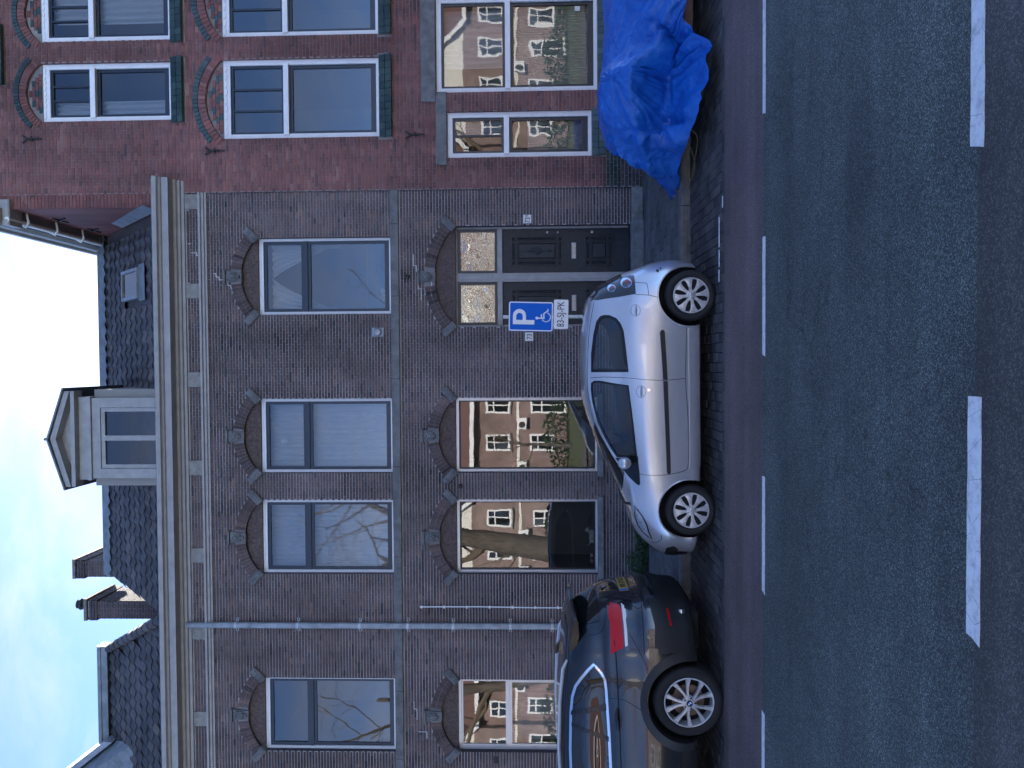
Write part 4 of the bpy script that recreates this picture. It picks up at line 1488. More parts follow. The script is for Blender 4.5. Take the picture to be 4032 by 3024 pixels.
def red_mat(z):
    return 'brick_dark' if z < .5 else ('brick_green' if z < .74 else 'brick_red')


GB = []
for ws, (za, zb_), sag in ((W2, Z2, .27), (W1, Z1, .3)):      # keep plain bricks out of the green arch bands
    for (a, b) in ws:
        GB.append(((a + b) / 2, zb_, (b - a) / 2 + .12, sag + .0))
lay_bricks(wall, RX0 + .006, RX1, .125, 12.4, y, blocks, red_mat, .0625, .23, .0085, .007, lambda b: b[2] > .76 and b[1] < 6.3, seed=5)
lay_bricks(flank, 2.795, RX0 + .004, 8.55, 12.4, y, [], red_mat, .0625, .23, .0085, .007, lambda b: True, nind=60, seed=6)


def red_window(x0, x1, z0, z1, transom, bars, arch, sag=0, fw=.085, cut=None):
    yf = y + .05
    m = MB()
    frame_boxes(m, x0 + .003, x1 - .003, z0 + .003, z1 - .003, yf, yf + .12, fw, .06, .12 if arch else fw)
    m.box(x0 + fw - .02, x1 - fw + .02, yf - .03, yf + .11, transom - .045, transom + .045)
    if arch:    # scalloped board under the head
        n = 9
        for k in range(n):
            c_ = x0 + .05 + (x1 - x0 - .1) * (k + .5) / n
            w_ = (x1 - x0 - .1) / n / 2
            pts = [(c_ - w_, z1 - .03)] + [(c_ - w_ * math.cos(q * .524), z1 - .03 - w_ * .6 * math.sin(q * .524)) for q in range(1, 6)] + [(c_ + w_, z1 - .03)]
            m.prism(pts, yf - .012, yf - .001)
    win = m.build('window', 'white_paint', hR)
    a, b = x0 + fw + .002, x1 - fw - .002
    zt, zt2 = transom + .047, z1 - (.122 if arch else fw + .002)
    zc, zc2 = z0 + .062, transom - .047
    m = MB()
    frame_boxes(m, a, b, zt, zt2, yf + .035, yf + .09, .045)
    frame_boxes(m, a, b, zc, zc2, yf + .045, yf + .1, .055, .1)
    for k in range(bars):
        xx = a + .045 + (b - a - .09) * (k + 1) / (bars + 1)
        m.box(xx - .016, xx + .016, yf + .03, yf + .088, zt + .045, zt2 - .045)
    m.build('sash', 'dark_frame', win)
    nb = bars + 1
    for k in range(nb):
        xa = a + .045 + (b - a - .09) * k / nb + (.017 if k else 0)
        xb = a + .045 + (b - a - .09) * (k + 1) / nb - (.017 if k < nb - 1 else 0)
        pane(win, xa, xb, zt + .045, zt2 - .045, yf + .06, 'glass', .002 * (k - 1))
    pane(win, a + .055, b - .055, zc + .1, zc2 - .055, yf + .07, 'glass', .002)
    room(win, x0, x1, z0, z1, y + .19)
    reveal(hR, x0, x1, z0, z1, y, .2, 'brick_red')
    cx, hw = (x0 + x1) / 2, (x1 - x0) / 2
    if arch:
        pts, rad, zc_, an = arc_pts(cx, z1, hw, sag)
        m = MB(); m.prism(pts, y + .04, y + .08); m.build('arch_panel', 'mortar_grey', hR)
        for r_ in range(5):           # chequered bricks in the panel
            z = z1 + .01 + r_ * .0625
            k = -8
            while k < 8:
                xa = cx + k * .115 + (.057 if r_ % 2 else 0)
                ok = all((px - cx) ** 2 + (pz - zc_) ** 2 < (rad - .012) ** 2 for px in (xa, xa + .107) for pz in (z, z + .054))
                if ok:
                    box_obj('panel_brick', (xa, xa + .107, y + .028, y + .041, z, z + .054), 'brick_green' if (k + r_) % 3 == 0 else 'brick_red', hR)
                k += 1
        m = MB()
        for k in range(len(pts) - 1):
            p, q = pts[k], pts[k + 1]
            m.add([(p[0], y - .008, p[1]), (q[0], y - .008, q[1]), (q[0], y + .045, q[1]), (p[0], y + .045, p[1])], [(0, 1, 2, 3)])
        m.build('arch_soffit', 'brick_red', hR, recalc=False)
        # the arch: a ring of red bricks, then a ring of green glazed ones
        for (ra, rb, mt, dy, ntag) in ((.0, .125, 'brick_red', .01, 'arch_brick'), (.135, .225, 'brick_green', .018, 'glazed_brick')):
            nb = 22
            e = an if ntag == 'arch_brick' else an * .86
            ro = rad + rb
            hf = e / nb
            mm = MB()
            wa, wb_ = (rad + ra) * math.tan(hf) - .004, ro * math.tan(hf) - .004
            mm.add([(-wa, -dy, ra), (wa, -dy, ra), (wb_, -dy, rb), (-wb_, -dy, rb), (-wa, .004, ra), (wa, .004, ra), (wb_, .004, rb), (-wb_, .004, rb)],
                   [(0, 1, 2, 3), (4, 0, 3, 7), (1, 5, 6, 2), (3, 2, 6, 7), (4, 5, 1, 0)])
            ob = mm.build(ntag, mt, hR); me = ob.data; bpy.data.objects.remove(ob)
            for k in range(nb):
                b_ = -e + 2 * e * (k + .5) / nb
                ob = link(ntag, me, hR, (0, 0, 0))
                ob.matrix_parent_inverse = Matrix.Translation(-Vector(hR.location))
                ob.location = (cx + rad * math.sin(b_), y - (.007), zc_ + rad * math.cos(b_)); ob.rotation_euler = (0, b_, 0)
    return win


def green_sill(x0, x1, zt, rows=2):
    """Sloping sill of glazed tiles in two overlapping rows."""
    n = max(2, int(round((x1 - x0) / .115)))
    base = box_obj('sill', (x0, x1, y - .02, y + .06, zt - .232, zt - .003), 'mortar_grey', hR)
    me = None
    w = (x1 - x0) / n
    for r_ in range(2):
        for k in range(n):
            ztop = zt - r_ * .115
            yo = -.02 - .035 * r_
            if me is None:
                mm = MB()
                mm.add([(-w / 2 + .003, -.045, -.11), (w / 2 - .003, -.045, -.11), (w / 2 - .003, -.015, -.004), (-w / 2 + .003, -.015, -.004), (-w / 2 + .003, .03, -.115), (w / 2 - .003, .03, -.115), (w / 2 - .003, .03, 0), (-w / 2 + .003, .03, 0)],
                       [(0, 1, 2, 3), (4, 0, 3, 7), (1, 5, 6, 2), (3, 2, 6, 7), (4, 5, 1, 0)])
                ob = mm.build('glazed_tile', 'brick_green', base); me = ob.data; bpy.data.objects.remove(ob)
            ob = link('glazed_tile', me, base, (x0 + w * (k + .5), y + yo, ztop))
            ob.rotation_euler = (random.uniform(-.02, .02), random.uniform(-.02, .02), 0)


r2a = red_window(*W2[0], *Z2, 9.73, 2, True, .27)
r2b = red_window(*W2[1], *Z2, 9.73, 2, True, .27)
r1a = red_window(*W1[0], *Z1, 6.3, 2, True, .3)
r1b = red_window(*W1[1], *Z1, 6.3, 2, True, .3)
rgb = red_window(WGb[0], WGb[1], WGb[2], WGb[3], 2.43, 0, False)
rgs = red_window(WGs[0], WGs[1], WGs[2], WGs[3], 2.46, 1, False)
for (a, b) in W2: green_sill(a - .06, b + .06, Z2[0] + .003)
for (a, b) in W1: green_sill(a - .02, b + .02, Z1[0] + .003)
green_sill(WGs[0], WGs[1], WGs[2] + .003); green_sill(WGb[0], WGb[1], WGb[2] + .003)
green_sill(4.95, 6.0, 11.5)
# stone lintels
box_obj('lintel', (4.53, 7.4, y - .035, y + .02, 3.675, 3.93), 'stone', hR, .008)
box_obj('lintel', (3.45, 4.698, y - .03, y + .02, 3.49, 3.672), 'stone', hR, .008)
# cloths behind the panes
curtain(r2a, 4.36, 4.74, 8.36, 10.5, y + .26, 'curtain_white', 4, .03)
curtain(r2b, 6.1, 6.68, 8.36, 10.5, y + .26, 'curtain_white', 5, .03)
curtain(rgb, 5.2, 6.2, 2.5, 3.62, y + .28, 'curtain_white', 9, .03)
curtain(rgb, 4.78, 6.25, .95, 2.36, y + .26, 'blind', 34, .012, name='pleated_blind')
curtain(rgs, 3.66, 4.28, .95, 2.1, y + .26, 'blind', 16, .012, name='pleated_blind')
curtain(rgs, 4.0, 4.3, 2.5, 3.4, y + .28, 'curtain_sheer', 6, .02)
p = box_obj('paper_note', (6.08, 6.16, y + .1, y + .102, 1.18, 1.27), 'plate_white', rgb)
# wall anchors
for (x, z) in ((3.97, 4.04), (3.75, 7.55), (4.01, 10.8)):
    m = MB()
    m.tube([(x, y - .03, z - .17), (x + .005, y - .035, z - .1), (x, y - .04, z + .08)], [.012, .016, .018], 8)
    m.tube([(x, y - .04, z + .07), (x - .03, y - .035, z + .12), (x - .07, y - .03, z + .17)], [.016, .014, .012], 8)
    m.tube([(x, y - .04, z + .07), (x + .03, y - .035, z + .12), (x + .06, y - .03, z + .17)], [.016, .014, .012], 8)
    m.tube([(x - .045, y - .045, z), (x + .045, y - .045, z)], .011, 8)
    m.tube([(x, y - .05, z), (x, y + .01, z)], .02, 8)
    m.build('wall_anchor', 'iron', hR, smooth=True)
m = MB(); m.box(3.035, 3.15, y + .01, 20.0, .1, 12.4); m.box(3.15, 7.4, 19.8, 20.0, .1, 12.4); m.build('party_wall', 'brick_dark', hR)
# gutter of the flank with its brackets, above the neighbour's roof
m = MB()
m.prism([(2.79, 11.32), (2.55, 11.32), (2.49, 11.36), (2.47, 11.44), (2.42, 11.46), (2.42, 11.55), (2.79, 11.55)], y - .25, 19.5)
gu = m.build('gutter', 'cream_paint', hR)
m = MB(); m.tube([(2.6, y - .1, 11.24), (2.62, 19.0, 11.24)], .045, 12); m.build('rain_pipe', 'white_paint', gu, smooth=True)
for k in range(6):
    m = MB(); m.tube([(2.6, 13.75 + k * .85, 11.33), (2.54, 13.75 + k * .85, 11.22), (2.62, 13.75 + k * .85, 11.17), (2.79, 13.75 + k * .85, 11.2)], .022, 8); m.build('gutter_bracket', 'white_paint', gu, smooth=True)
for k in range(2):
    m = MB()
    yy = 14.3 + k * 1.1
    m.tube([(2.77, yy - .15, 10.75), (2.74, yy, 10.95), (2.77, yy + .12, 11.05)], .015, 7); m.tube([(2.76, yy - .2, 10.95), (2.76, yy + .2, 10.9)], .015, 7); m.build('wall_anchor', 'iron', hR, smooth=True)
m = MB(); m.add([(2.4, y - .3, 11.56), (RX1, y - .3, 11.9), (RX1, 19.5, 14.5), (2.4, 19.5, 11.56)], [(0, 1, 2, 3)])
box_obj('parapet_stone', (2.5, 2.95, y - .1, y + .25, 11.2, 11.6), 'cream_paint', hR, .02)
# lead soaker where the roof meets the flank
m = MB(); m.add([slope(2.72, .0, .1), slope(2.785, .0, .35), slope(2.785, 2.2, .3), slope(2.72, 2.2, .1)], [(0, 1, 2, 3)]); m.build('flashing', 'lead', hA, recalc=False)
# pipe spout near the pavement
m = MB(); m.tube([(3.45, y + .02, .2), (3.45, y - .12, .2), (3.45, y - .15, .17)], .02, 8); m.build('spout', 'white_paint', hR, smooth=True)
# ================================================================ parking sign
SX, SY = 0.637, 10.4
sg = empty('parking_sign', (SX, SY + .06, .12), 'blue disabled parking sign with number plate panel on a grey post', 'sign')


def stroke(m, pts, w, a, b):
    for i in range(len(pts) - 1):
        p, q = Vector(pts[i]), Vector(pts[i + 1])
        d = (q - p).normalized() * (w / 2)
        n = Vector((-d.y, d.x))
        m.prism([(p - d * .2 + n)[:], (p - d * .2 - n)[:], (q + d * .2 - n)[:], (q + d * .2 + n)[:]], a, b + .0002 * i)


def rrect(hw, hh, r, n=6):
    pts = []
    for (cx, cz, a0) in ((hw - r, hh - r, 0), (-hw + r, hh - r, 90), (-hw + r, -hh + r, 180), (hw - r, -hh + r, 270)):
        for k in range(n + 1):
            a = R(a0 + 90 * k / n)
            pts.append((cx + r * math.cos(a), cz + r * math.sin(a)))
    return pts


def ring(m, po, pi, a, b):
    n = len(po)
    for i in range(n):
        j = (i + 1) % n
        m.add([(po[i][0], a, po[i][1]), (po[j][0], a, po[j][1]), (pi[j][0], a, pi[j][1]), (pi[i][0], a, pi[i][1])], [(0, 1, 2, 3)])


m = MB(); m.tube([(SX - .01, SY + .06, .1), (SX, SY + .05, 2.41)], .024, 14); m.build('post', 'galvanised', sg, smooth=True)
tiltm = Matrix.Translation((SX, SY, 2.035)) @ Matrix.Rotation(R(1.6), 4, 'Y')
parts = []
m = MB(); m.prism(rrect(.2, .3, .03), 0, .022); pl = m.build('panel', 'sign_blue', sg)
m = MB(); ring(m, rrect(.196, .296, .028), rrect(.181, .281, .016), -.0015, 0); bd = m.build('border', 'sign_white', pl, recalc=False)
pts_o = [(-.108, -.049), (-.048, -.049), (-.048, .065), (.011, .065)] + [(.011 + .088 * math.sin(R(k * 12)), .153 - .088 * math.cos(R(k * 12))) for k in range(1, 15)] + [(.011, .241), (-.108, .241)]
pts_i = [(-.048, .1095), (.0025, .1095)] + [(.0025 + .0435 * math.sin(R(k * 12)), .153 - .0435 * math.cos(R(k * 12))) for k in range(1, 15)] + [(.0025, .1965), (-.048, .1965)]
tri = tessellate_polygon([[Vector((p[0], p[1], 0)) for p in pts_o], [Vector((p[0], p[1], 0)) for p in pts_i]])
m = MB(); m.add([(p[0], -.002, p[1]) for p in pts_o + pts_i], [tuple(t_) for t_ in tri]); lp = m.build('letter', 'sign_white', pl, recalc=False)
m = MB()
m.prism([(-.019 + .02 * math.cos(R(k * 20)), -.082 + .02 * math.sin(R(k * 20))) for k in range(18)], -.0025, 0)
stroke(m, [(-.02, -.1), (-.022, -.18)], .017, -.0021, 0); stroke(m, [(-.018, -.143), (.031, -.143)], .016, -.0023, 0)
stroke(m, [(-.03, -.178), (.042, -.174), (.081, -.232), (.103, -.226)], .017, -.0026, 0)
stroke(m, [(-.007 + .06 * math.cos(R(a)), -.205 + .06 * math.sin(R(a))) for a in range(125, 350, 9)], .015, -.0029, 0)
wc = m.build('wheelchair_symbol', 'sign_white', pl)
for o in (pl, bd, lp, wc): o.data.transform(tiltm)
tl2 = Matrix.Translation((SX + .025, SY - .004, 1.628)) @ Matrix.Rotation(R(1.4), 4, 'Y')
m = MB(); m.prism(rrect(.2, .1, .02), 0, .02); sp = m.build('plate', 'galvanised', sg)
m = MB(); m.prism(rrect(.193, .093, .016), -.002, 0.001); sf = m.build('plate_face', 'sign_white', sp)
for o in (sp, sf): o.data.transform(tl2)
text_mesh('plate_text', '83-SJ-PK', .135, 'text_black', tl2 @ Matrix.Translation((0, -.0035, 0)) @ Matrix.Rotation(R(90), 4, 'X'), sp, .72)

# ================================================================ planting at the wall foot
rg = random.Random(3)
bed = sheet('soil_bed', -4.4, -2.05, 12.85, 13.35, .118, 'soil')
m = MB()
for k in range(5200):
    x = rg.uniform(-4.4, -2.05); yy = rg.uniform(12.75, 13.3)
    hmax = .22 + .08 * math.sin(x * 5) + .05 * math.sin(x * 13 + 1)
    z = .12 + abs(rg.uniform(0, 1)) ** .7 * hmax * (0.5 + 0.5 * min(1, (yy - 12.72) * 5))
    p = Vector((x, yy, z))
    d = Vector((rg.gauss(0, 1), rg.gauss(0, 1), rg.gauss(0, .6))).normalized() * rg.uniform(.012, .026)
    w = d.cross(Vector((rg.gauss(0, 1), rg.gauss(0, 1), 1))).normalized() * d.length * .55
    m.add([p - d, p + w, p + d, p - w], [(0, 1, 2, 3)])
for k in range(260):
    x = rg.uniform(-4.4, -2.05); yy = rg.uniform(12.85, 13.3)
    m.tube([(x, yy, .12), (x + rg.uniform(-.05, .05), yy + rg.uniform(-.05, .02), .12 + rg.uniform(.1, .3))], [.003, .0015], 3, False)
tag(m.build('ground_cover', 'leaf', recalc=False), 'low dark green planting along the foot of the brown house', 'plants', kind='stuff')
m = MB()
for k in range(160):
    x = rg.uniform(-1.6, .5)
    m.tube([(x, 13.3, .12), (x + rg.uniform(-.12, .12), 13.25 + rg.uniform(-.1, .05), .3 + rg.uniform(0, .35)), (x + rg.uniform(-.25, .25), 13.2 + rg.uniform(-.1, .05), .5 + rg.uniform(0, .5))], [.005, .003, .0015], 4, False)
tag(m.build('bare_shrub', 'twig', recalc=False), 'bare twiggy shrub against the wall behind the silver car', 'shrub', kind='stuff')

# ================================================================ blue tarpaulin over a trailer
TY = 9.3
colsT = [   # x, then (y, z) from pavement side over the top down to the road side
    (2.17, [(10.44, .1), (10.42, .12), (10.4, .15), (10.38, .16), (10.34, .15), (10.3, .13), (10.27, .11), (10.25, .1)]),
    (2.30, [(10.46, .12), (10.38, .26), (10.27, .37), (10.12, .42), (9.93, .41), (9.84, .33), (9.78, .25), (9.7, .16)]),
    (2.45, [(10.5, .13), (10.38, .42), (10.18, .62), (9.95, .69), (9.65, .66), (9.48, .5), (9.36, .33), (9.22, .2)]),
    (2.60, [(10.48, .14), (10.38, .6), (10.15, .86), (9.85, .96), (9.45, .95), (9.2, .68), (9.05, .4), (8.86, .18)]),
    (2.75, [(10.45, .14), (10.36, .75), (10.12, 1.0), (9.75, 1.09), (9.2, 1.08), (8.88, .82), (9.1, .4), (8.45, .03)]),
    (2.95, [(10.42, .14), (10.34, .85), (10.1, 1.09), (9.7, 1.16), (9.08, 1.18), (8.76, .88), (9.05, .4), (8.36, .02)]),
    (3.15, [(10.4, .14), (10.32, .9), (10.1, 1.12), (9.7, 1.19), (8.98, 1.2), (8.64, .92), (9.02, .42), (8.345, .015)]),
    (3.30, [(10.4, .14), (10.32, .9), (10.1, 1.13), (9.7, 1.2), (8.98, 1.17), (8.58, .9), (8.98, .42), (8.34, .01)]),
    (3.42, [(10.4, .14), (10.32, .9), (10.1, 1.12), (9.7, 1.19), (9.1, 1.08), (8.58, .7), (8.95, .36), (8.36, .02)]),
    (3.58, [(10.4, .14), (10.32, .88), (10.1, 1.1), (9.7, 1.16), (9.12, 1.0), (8.6, .58), (8.86, .36), (8.47, .12)]),
    (3.80, [(10.4, .14), (10.32, .86), (10.1, 1.07), (9.7, 1.12), (9.14, .98), (8.76, .68), (8.6, .46), (8.56, .27)]),
    (4.15, [(10.4, .14), (10.32, .86), (10.1, 1.06), (9.7, 1.11), (9.15, 1.0), (8.76, .74), (8.6, .5), (8.6, .3)]),
    (4.6, [(10.4, .14), (10.32, .86), (10.1, 1.08), (9.7, 1.14), (9.15, 1.04), (8.76, .8), (8.62, .5), (8.6, .3)]),
    (5.6, [(10.4, .14), (10.32, .86), (10.1, 1.1), (9.7, 1.16), (9.15, 1.08), (8.76, .82), (8.62, .5), (8.58, .28)]),
]


def cr1(p0, p1, p2, p3, t_):
    return 0.5 * ((2 * p1) + (-p0 + p2) * t_ + (2 * p0 - 5 * p1 + 4 * p2 - p3) * t_ ** 2 + (-p0 + 3 * p1 - 3 * p2 + p3) * t_ ** 3)


def grid_interp(ctrl, nu, nv, sharp_u=0.0):
    A = np.array(ctrl)          # (U,V,3)
    U, V, _ = A.shape

    def along(B, n):
        m_ = B.shape[0]
        out_ = []
        for i in range(n):
            f = i / (n - 1) * (m_ - 1)
            k = min(int(f), m_ - 2)
            t_ = f - k
            c = cr1(B[max(k - 1, 0)], B[k], B[k + 1], B[min(k + 2, m_ - 1)], t_)
            l_ = B[k] * (1 - t_) + B[k + 1] * t_
            out_.append(c * (1 - sharp_u) + l_ * sharp_u)
        return np.array(out_)
    B = along(A, nu)
    C = along(B.transpose(1, 0, 2), nv).transpose(1, 0, 2)
    return C


ctrl = [[(x, yy, zz) for (yy, zz) in c] for x, c in colsT]
NU, NV = 230, 150
G = grid_interp(ctrl, NU, NV, .7)
# slack folds radiate from the hard corner of the load; crumples everywhere
P = []
apex = Vector((3.22, 8.64, .95))
for i in range(NU):
    for j in range(NV):
        p = Vector(G[i, j])
        i0, i1, j0, j1 = max(i - 1, 0), min(i + 1, NU - 1), max(j - 1, 0), min(j + 1, NV - 1)
        n_ = Vector(G[i1, j] - G[i0, j]).cross(Vector(G[i, j1] - G[i, j0]))
        n_ = n_.normalized() if n_.length > 1e-9 else Vector((0, -1, 0))
        q = p - apex
        front = max(0, min(1, (9.0 - p.y) / .35)) if p.x > 2.7 else max(0, min(1, (1.05 - p.z) / .3))
        ang = math.atan2(q.x, -q.z + .15)
        dist = q.length
        fold = (1 - 2.2 * abs(noise.noise(Vector((ang * 2.6, dist * .7, 4.2))))) * .11 * min(1, dist * 1.8) * front
        fold += (1 - 2.2 * abs(noise.noise(Vector((ang * 6.5, dist * 1.6, 9.2))))) * .055 * min(1, dist * 1.8) * (.3 + .7 * front)
        cru = 0.0
        amp = .036
        f = 2.6
        for o_ in range(5):
            cru += amp * (1 - 2 * abs(noise.noise(Vector((p.x, p.y, p.z)) * f + Vector((o_ * 7.1, 3.3, 1.7)))))
            amp *= .46; f *= 2.1
        edge = min(1, (j / NV) * 6, ((NV - 1 - j) / NV) * 10 + .25)
        big = 1.0 if front > .1 else .45
        d = fold + (cru - .03) * edge * big
        p = p + n_ * d * (-1 if n_.y > 0.2 and p.y < 9.6 else 1)
        if j > NV * .86 and p.y < 9.8:     # ragged hem
            p.z += (.07 * noise.noise(Vector((p.x * 3.1, 0, 2))) + .035 * abs(noise.noise(Vector((p.x * 11, 0, 5))))) * (j / NV - .86) / .14 + .03 * (j / NV - .86) / .14
        if p.z < .012 and p.y < 10: p.z = .012 + .01 * abs(noise.noise(p * 6))
        if p.y > 10.06 and p.z < .13: p.z = .13
        P.append(p)
m = MB()
fs = [(i * NV + j, (i + 1) * NV + j, (i + 1) * NV + j + 1, i * NV + j + 1) for i in range(NU - 1) for j in range(NV - 1)]
m.add(P, fs)
tp = empty('tarpaulin', (3.6, TY, 0), 'crumpled bright blue tarpaulin draped over a trailer at the kerb', 'tarpaulin')
sh = m.build('sheet', 'tarp', tp, smooth=True, recalc=False, angle=70)
for (px, py_, pz_) in ((2.19, 10.26, .14),):
    m = MB(); m.lathe([(.006, 0), (.012, -.003), (.014, 0)], 'y', (px, py_ - .02, pz_), 12); m.build('eyelet', 'chrome', tp)
# cord
rp = empty('rope', (2.4, 9.6, .12), 'thin loose yellowish cord looping from the blue tarpaulin onto the ground', 'rope')
m = MB(); pts = [(2.62, 8.85, .33), (2.5, 8.95, .2), (2.36, 9.3, .06), (2.28, 9.7, .02), (2.32, 9.85, .02), (2.5, 9.75, .04), (2.62, 9.3, .16)]
A = grid_interp([[p] * 2 for p in pts], 50, 2)
m.tube([A[i, 0] for i in range(50)], .004, 6)
pts = [(2.66, 8.8, .3), (2.58, 8.9, .12), (2.42, 9.5, .03), (2.24, 9.85, .03), (2.2, 10.0, .15), (2.4, 10.02, .3)]
A = grid_interp([[p] * 2 for p in pts], 50, 2)
m.tube([A[i, 0] for i in range(50)], .004, 6)
m.build('cord', 'rope', rp, smooth=True)
# the trailer beneath
tr_ = empty('trailer', (4.2, TY, 0), 'low trailer with brown frame rail half hidden under the blue tarpaulin', 'trailer')
m = MB(); m.box(3.62, 6.2, 8.72, 8.78, .2, .3); m.box(3.62, 6.2, 9.95, 10.01, .2, .3); m.box(3.56, 3.62, 9.3, 10.0, .2, .3); m.build('frame', 'trailer_brown', tr_)
m = MB(); m.box(3.3, 6.2, 9.25, 9.9, .3, .55); m.build('load_box', 'plastic_black', tr_)
for (wy) in (8.95, 9.8):
    m = MB(); m.lathe([(.0, -.07), (.15, -.08), (.24, -.07), (.26, -.04), (.26, .04), (.24, .07), (.0, .07)], 'y', (5.0, wy, .262), 28); m.build('wheel', 'rubber', tr_, smooth=True)

# ================================================================ across the street, behind the camera: what the panes mirror
def far_house(x0, x1, yf, mat, label, storeys, ridge, gable, seed):
    rg = random.Random(seed)
    h = empty('terraced_house', ((x0 + x1) / 2, yf, 0), label, 'house', 'houses across the street')
    H_ = storeys * 3.1 + .6
    box_obj('wall', (x0, x1, yf - 9, yf, 0, H_), mat, h)
    m = MB()
    if gable:
        m.prism([(x0, H_), (x1, H_), ((x0 + x1) / 2, H_ + ridge)], yf - 9, yf - .01); m.build('gable', 'far_render', h)
        m = MB(); c_ = (x0 + x1) / 2
        for s_ in (-1, 1):
            xx = x0 - .3 if s_ < 0 else x1 + .3
            m.add([(c_, yf + .35, H_ + ridge + .2), (xx, yf + .35, H_ - .1), (xx, yf - 9.2, H_ - .1), (c_, yf - 9.2, H_ + ridge + .2)], [(0, 1, 2, 3)])
        m.build('roof', 'far_roof', h, recalc=False)
        m = MB()
        for s_ in (-1, 1):
            xx = x0 - .3 if s_ < 0 else x1 + .3
            m.prism([(xx, H_ - .4), (xx, H_ - .05), (c_, H_ + ridge + .25), (c_, H_ + ridge - .15)], yf + .3, yf + .42)
        m.build('bargeboard', 'white_paint', h)
    else:
        m.add([(x0 - .2, yf + .5, H_), (x1 + .2, yf + .5, H_), (x1 + .2, yf - 4.5, H_ + ridge), (x0 - .2, yf - 4.5, H_ + ridge), (x0 - .2, yf - 9.4, H_), (x1 + .2, yf - 9.4, H_)], [(0, 1, 2, 3), (3, 2, 5, 4), (0, 3, 4), (1, 2, 5)])
        m.build('roof', 'far_roof', h, recalc=False)
        box_obj('eaves', (x0 - .2, x1 + .2, yf + .02, yf + .6, H_ - .3, H_ - .02), 'white_paint', h)
    n = int((x1 - x0) / 2.1)
    for s_ in range(storeys):
        for k in range(n):
            cx = x0 + (x1 - x0) * (k + .5) / n
            wz = .9 + s_ * 3.1
            w_, hh = .6, 1.7
            if s_ == 0 and k == n - 1: wz, hh = .1, 2.4
            m = MB(); frame_boxes(m, cx - w_, cx + w_, wz, wz + hh, yf + .005, yf + .07, .13); m.box(cx - .04, cx + .04, yf + .01, yf + .065, wz + .1, wz + hh - .1); m.box(cx - w_ + .1, cx + w_ - .1, yf + .012, yf + .06, wz + hh * .64, wz + hh * .64 + .09)
            wi = m.build('window', 'white_paint', h)
            m = MB(); m.box(cx - w_ + .1, cx + w_ - .1, yf + .004, yf + .02, wz + .1, wz + hh - .1); m.build('pane', 'glass_privacy', wi)
            box_obj('sill', (cx - w_ - .1, cx + w_ + .1, yf + .004, yf + .16, wz - .1, wz - .005), 'stone_light', wi)
    for k in range(2):
        ax = x0 + (x1 - x0) * (.3 + .37 * k)
        au = box_obj('air_unit', (ax - .4, ax + .4, yf + .05, yf + .4, 2.85, 3.45), 'white_paint', h)
        m = MB(); m.lathe([(0, .412), (.22, .412), (.24, .4)], 'y', (ax - .08, yf, 3.15), 18); m.build('fan', 'iron', au)
    for s_ in range(1, storeys):
        box_obj('band', (x0, x1, yf + .003, yf + .05, s_ * 3.1 + .25, s_ * 3.1 + .42), 'far_render', h)


YO = -27.0
specs = [(-42, -33, 'far_brick', 'red brick house across the street, first of the row', 2, 3.6, False), (-33, -25.5, 'far_brick2', 'white gabled brick house across the street, first gable from the start', 2, 4.2, True),
         (-25.5, -16.5, 'far_brick', 'long eaved red house across the street, after the first gable', 2, 3.8, False), (-16.5, -9.5, 'far_brick2', 'gabled pale brick house across the street mirrored in the lower panes', 2, 4.4, True),
         (-9.5, -1.5, 'far_brick', 'long red eaved house across the street mirrored behind the silver car', 2, 3.8, False), (-1.5, 6.0, 'far_brick2', 'gabled brick house across the street facing the double door', 2, 4.2, True),
         (6.0, 15.0, 'far_brick', 'red eaved house across the street facing the red house', 2, 3.8, False), (15, 23, 'far_brick2', 'gabled brick house across the street, second last', 2, 4.2, True), (23, 34, 'far_brick', 'last red eaved house across the street', 2, 3.8, False)]
for i, (a, b, mt, lb, st, rd, gb) in enumerate(specs):
    far_house(a, b, YO + (.6 if gb else 0), mt, lb, st, rd, gb, i)


def bare_tree(x, yy, h, r0, seed, label, droop):
    rg = random.Random(seed)
    t_ = empty('bare_tree', (x, yy, 0), label, 'tree', 'bare street trees')
    tm, tw = MB(), MB()

    def grow(p, d, ln, r_, lev):
        n = 5 if lev < 2 else 4
        pts, rad = [p], [r_]
        for k in range(n):
            q_ = .05 if lev == 0 else .16
            d = (d + Vector((rg.gauss(0, q_), rg.gauss(0, q_), rg.gauss(0, .12) - (droop * lev if lev > 2 else -.04)))).normalized()
            p = p + d * ln / n
            pts.append(p); rad.append(r_ * (1 - .55 * (k + 1) / n))
        (tm if lev < 1 else tw).tube(pts, rad, 9 if lev == 0 else (6 if lev < 3 else 3), False)
        if lev >= 5: return
        for k in range({0: 5, 1: 4, 2: 4, 3: 4, 4: 3}[lev]):
            i = rg.randint(2, n) if lev else rg.randint(3, n)
            q = Vector((rg.gauss(0, 1), rg.gauss(0, 1), rg.gauss(0, .5) + .25)).normalized()
            grow(pts[i], (d * .6 + q * .8).normalized(), ln * rg.uniform(.5, .78), rad[i] * (.55 if lev < 2 else .5), lev + 1)
    grow(Vector((x, yy, 0)), Vector((.02, 0, 1)), h * .42, r0, 0)
    tm.build('trunk', 'bark', t_, smooth=True, recalc=False)
    tw.build('crown', 'twig', t_, smooth=True, recalc=False)


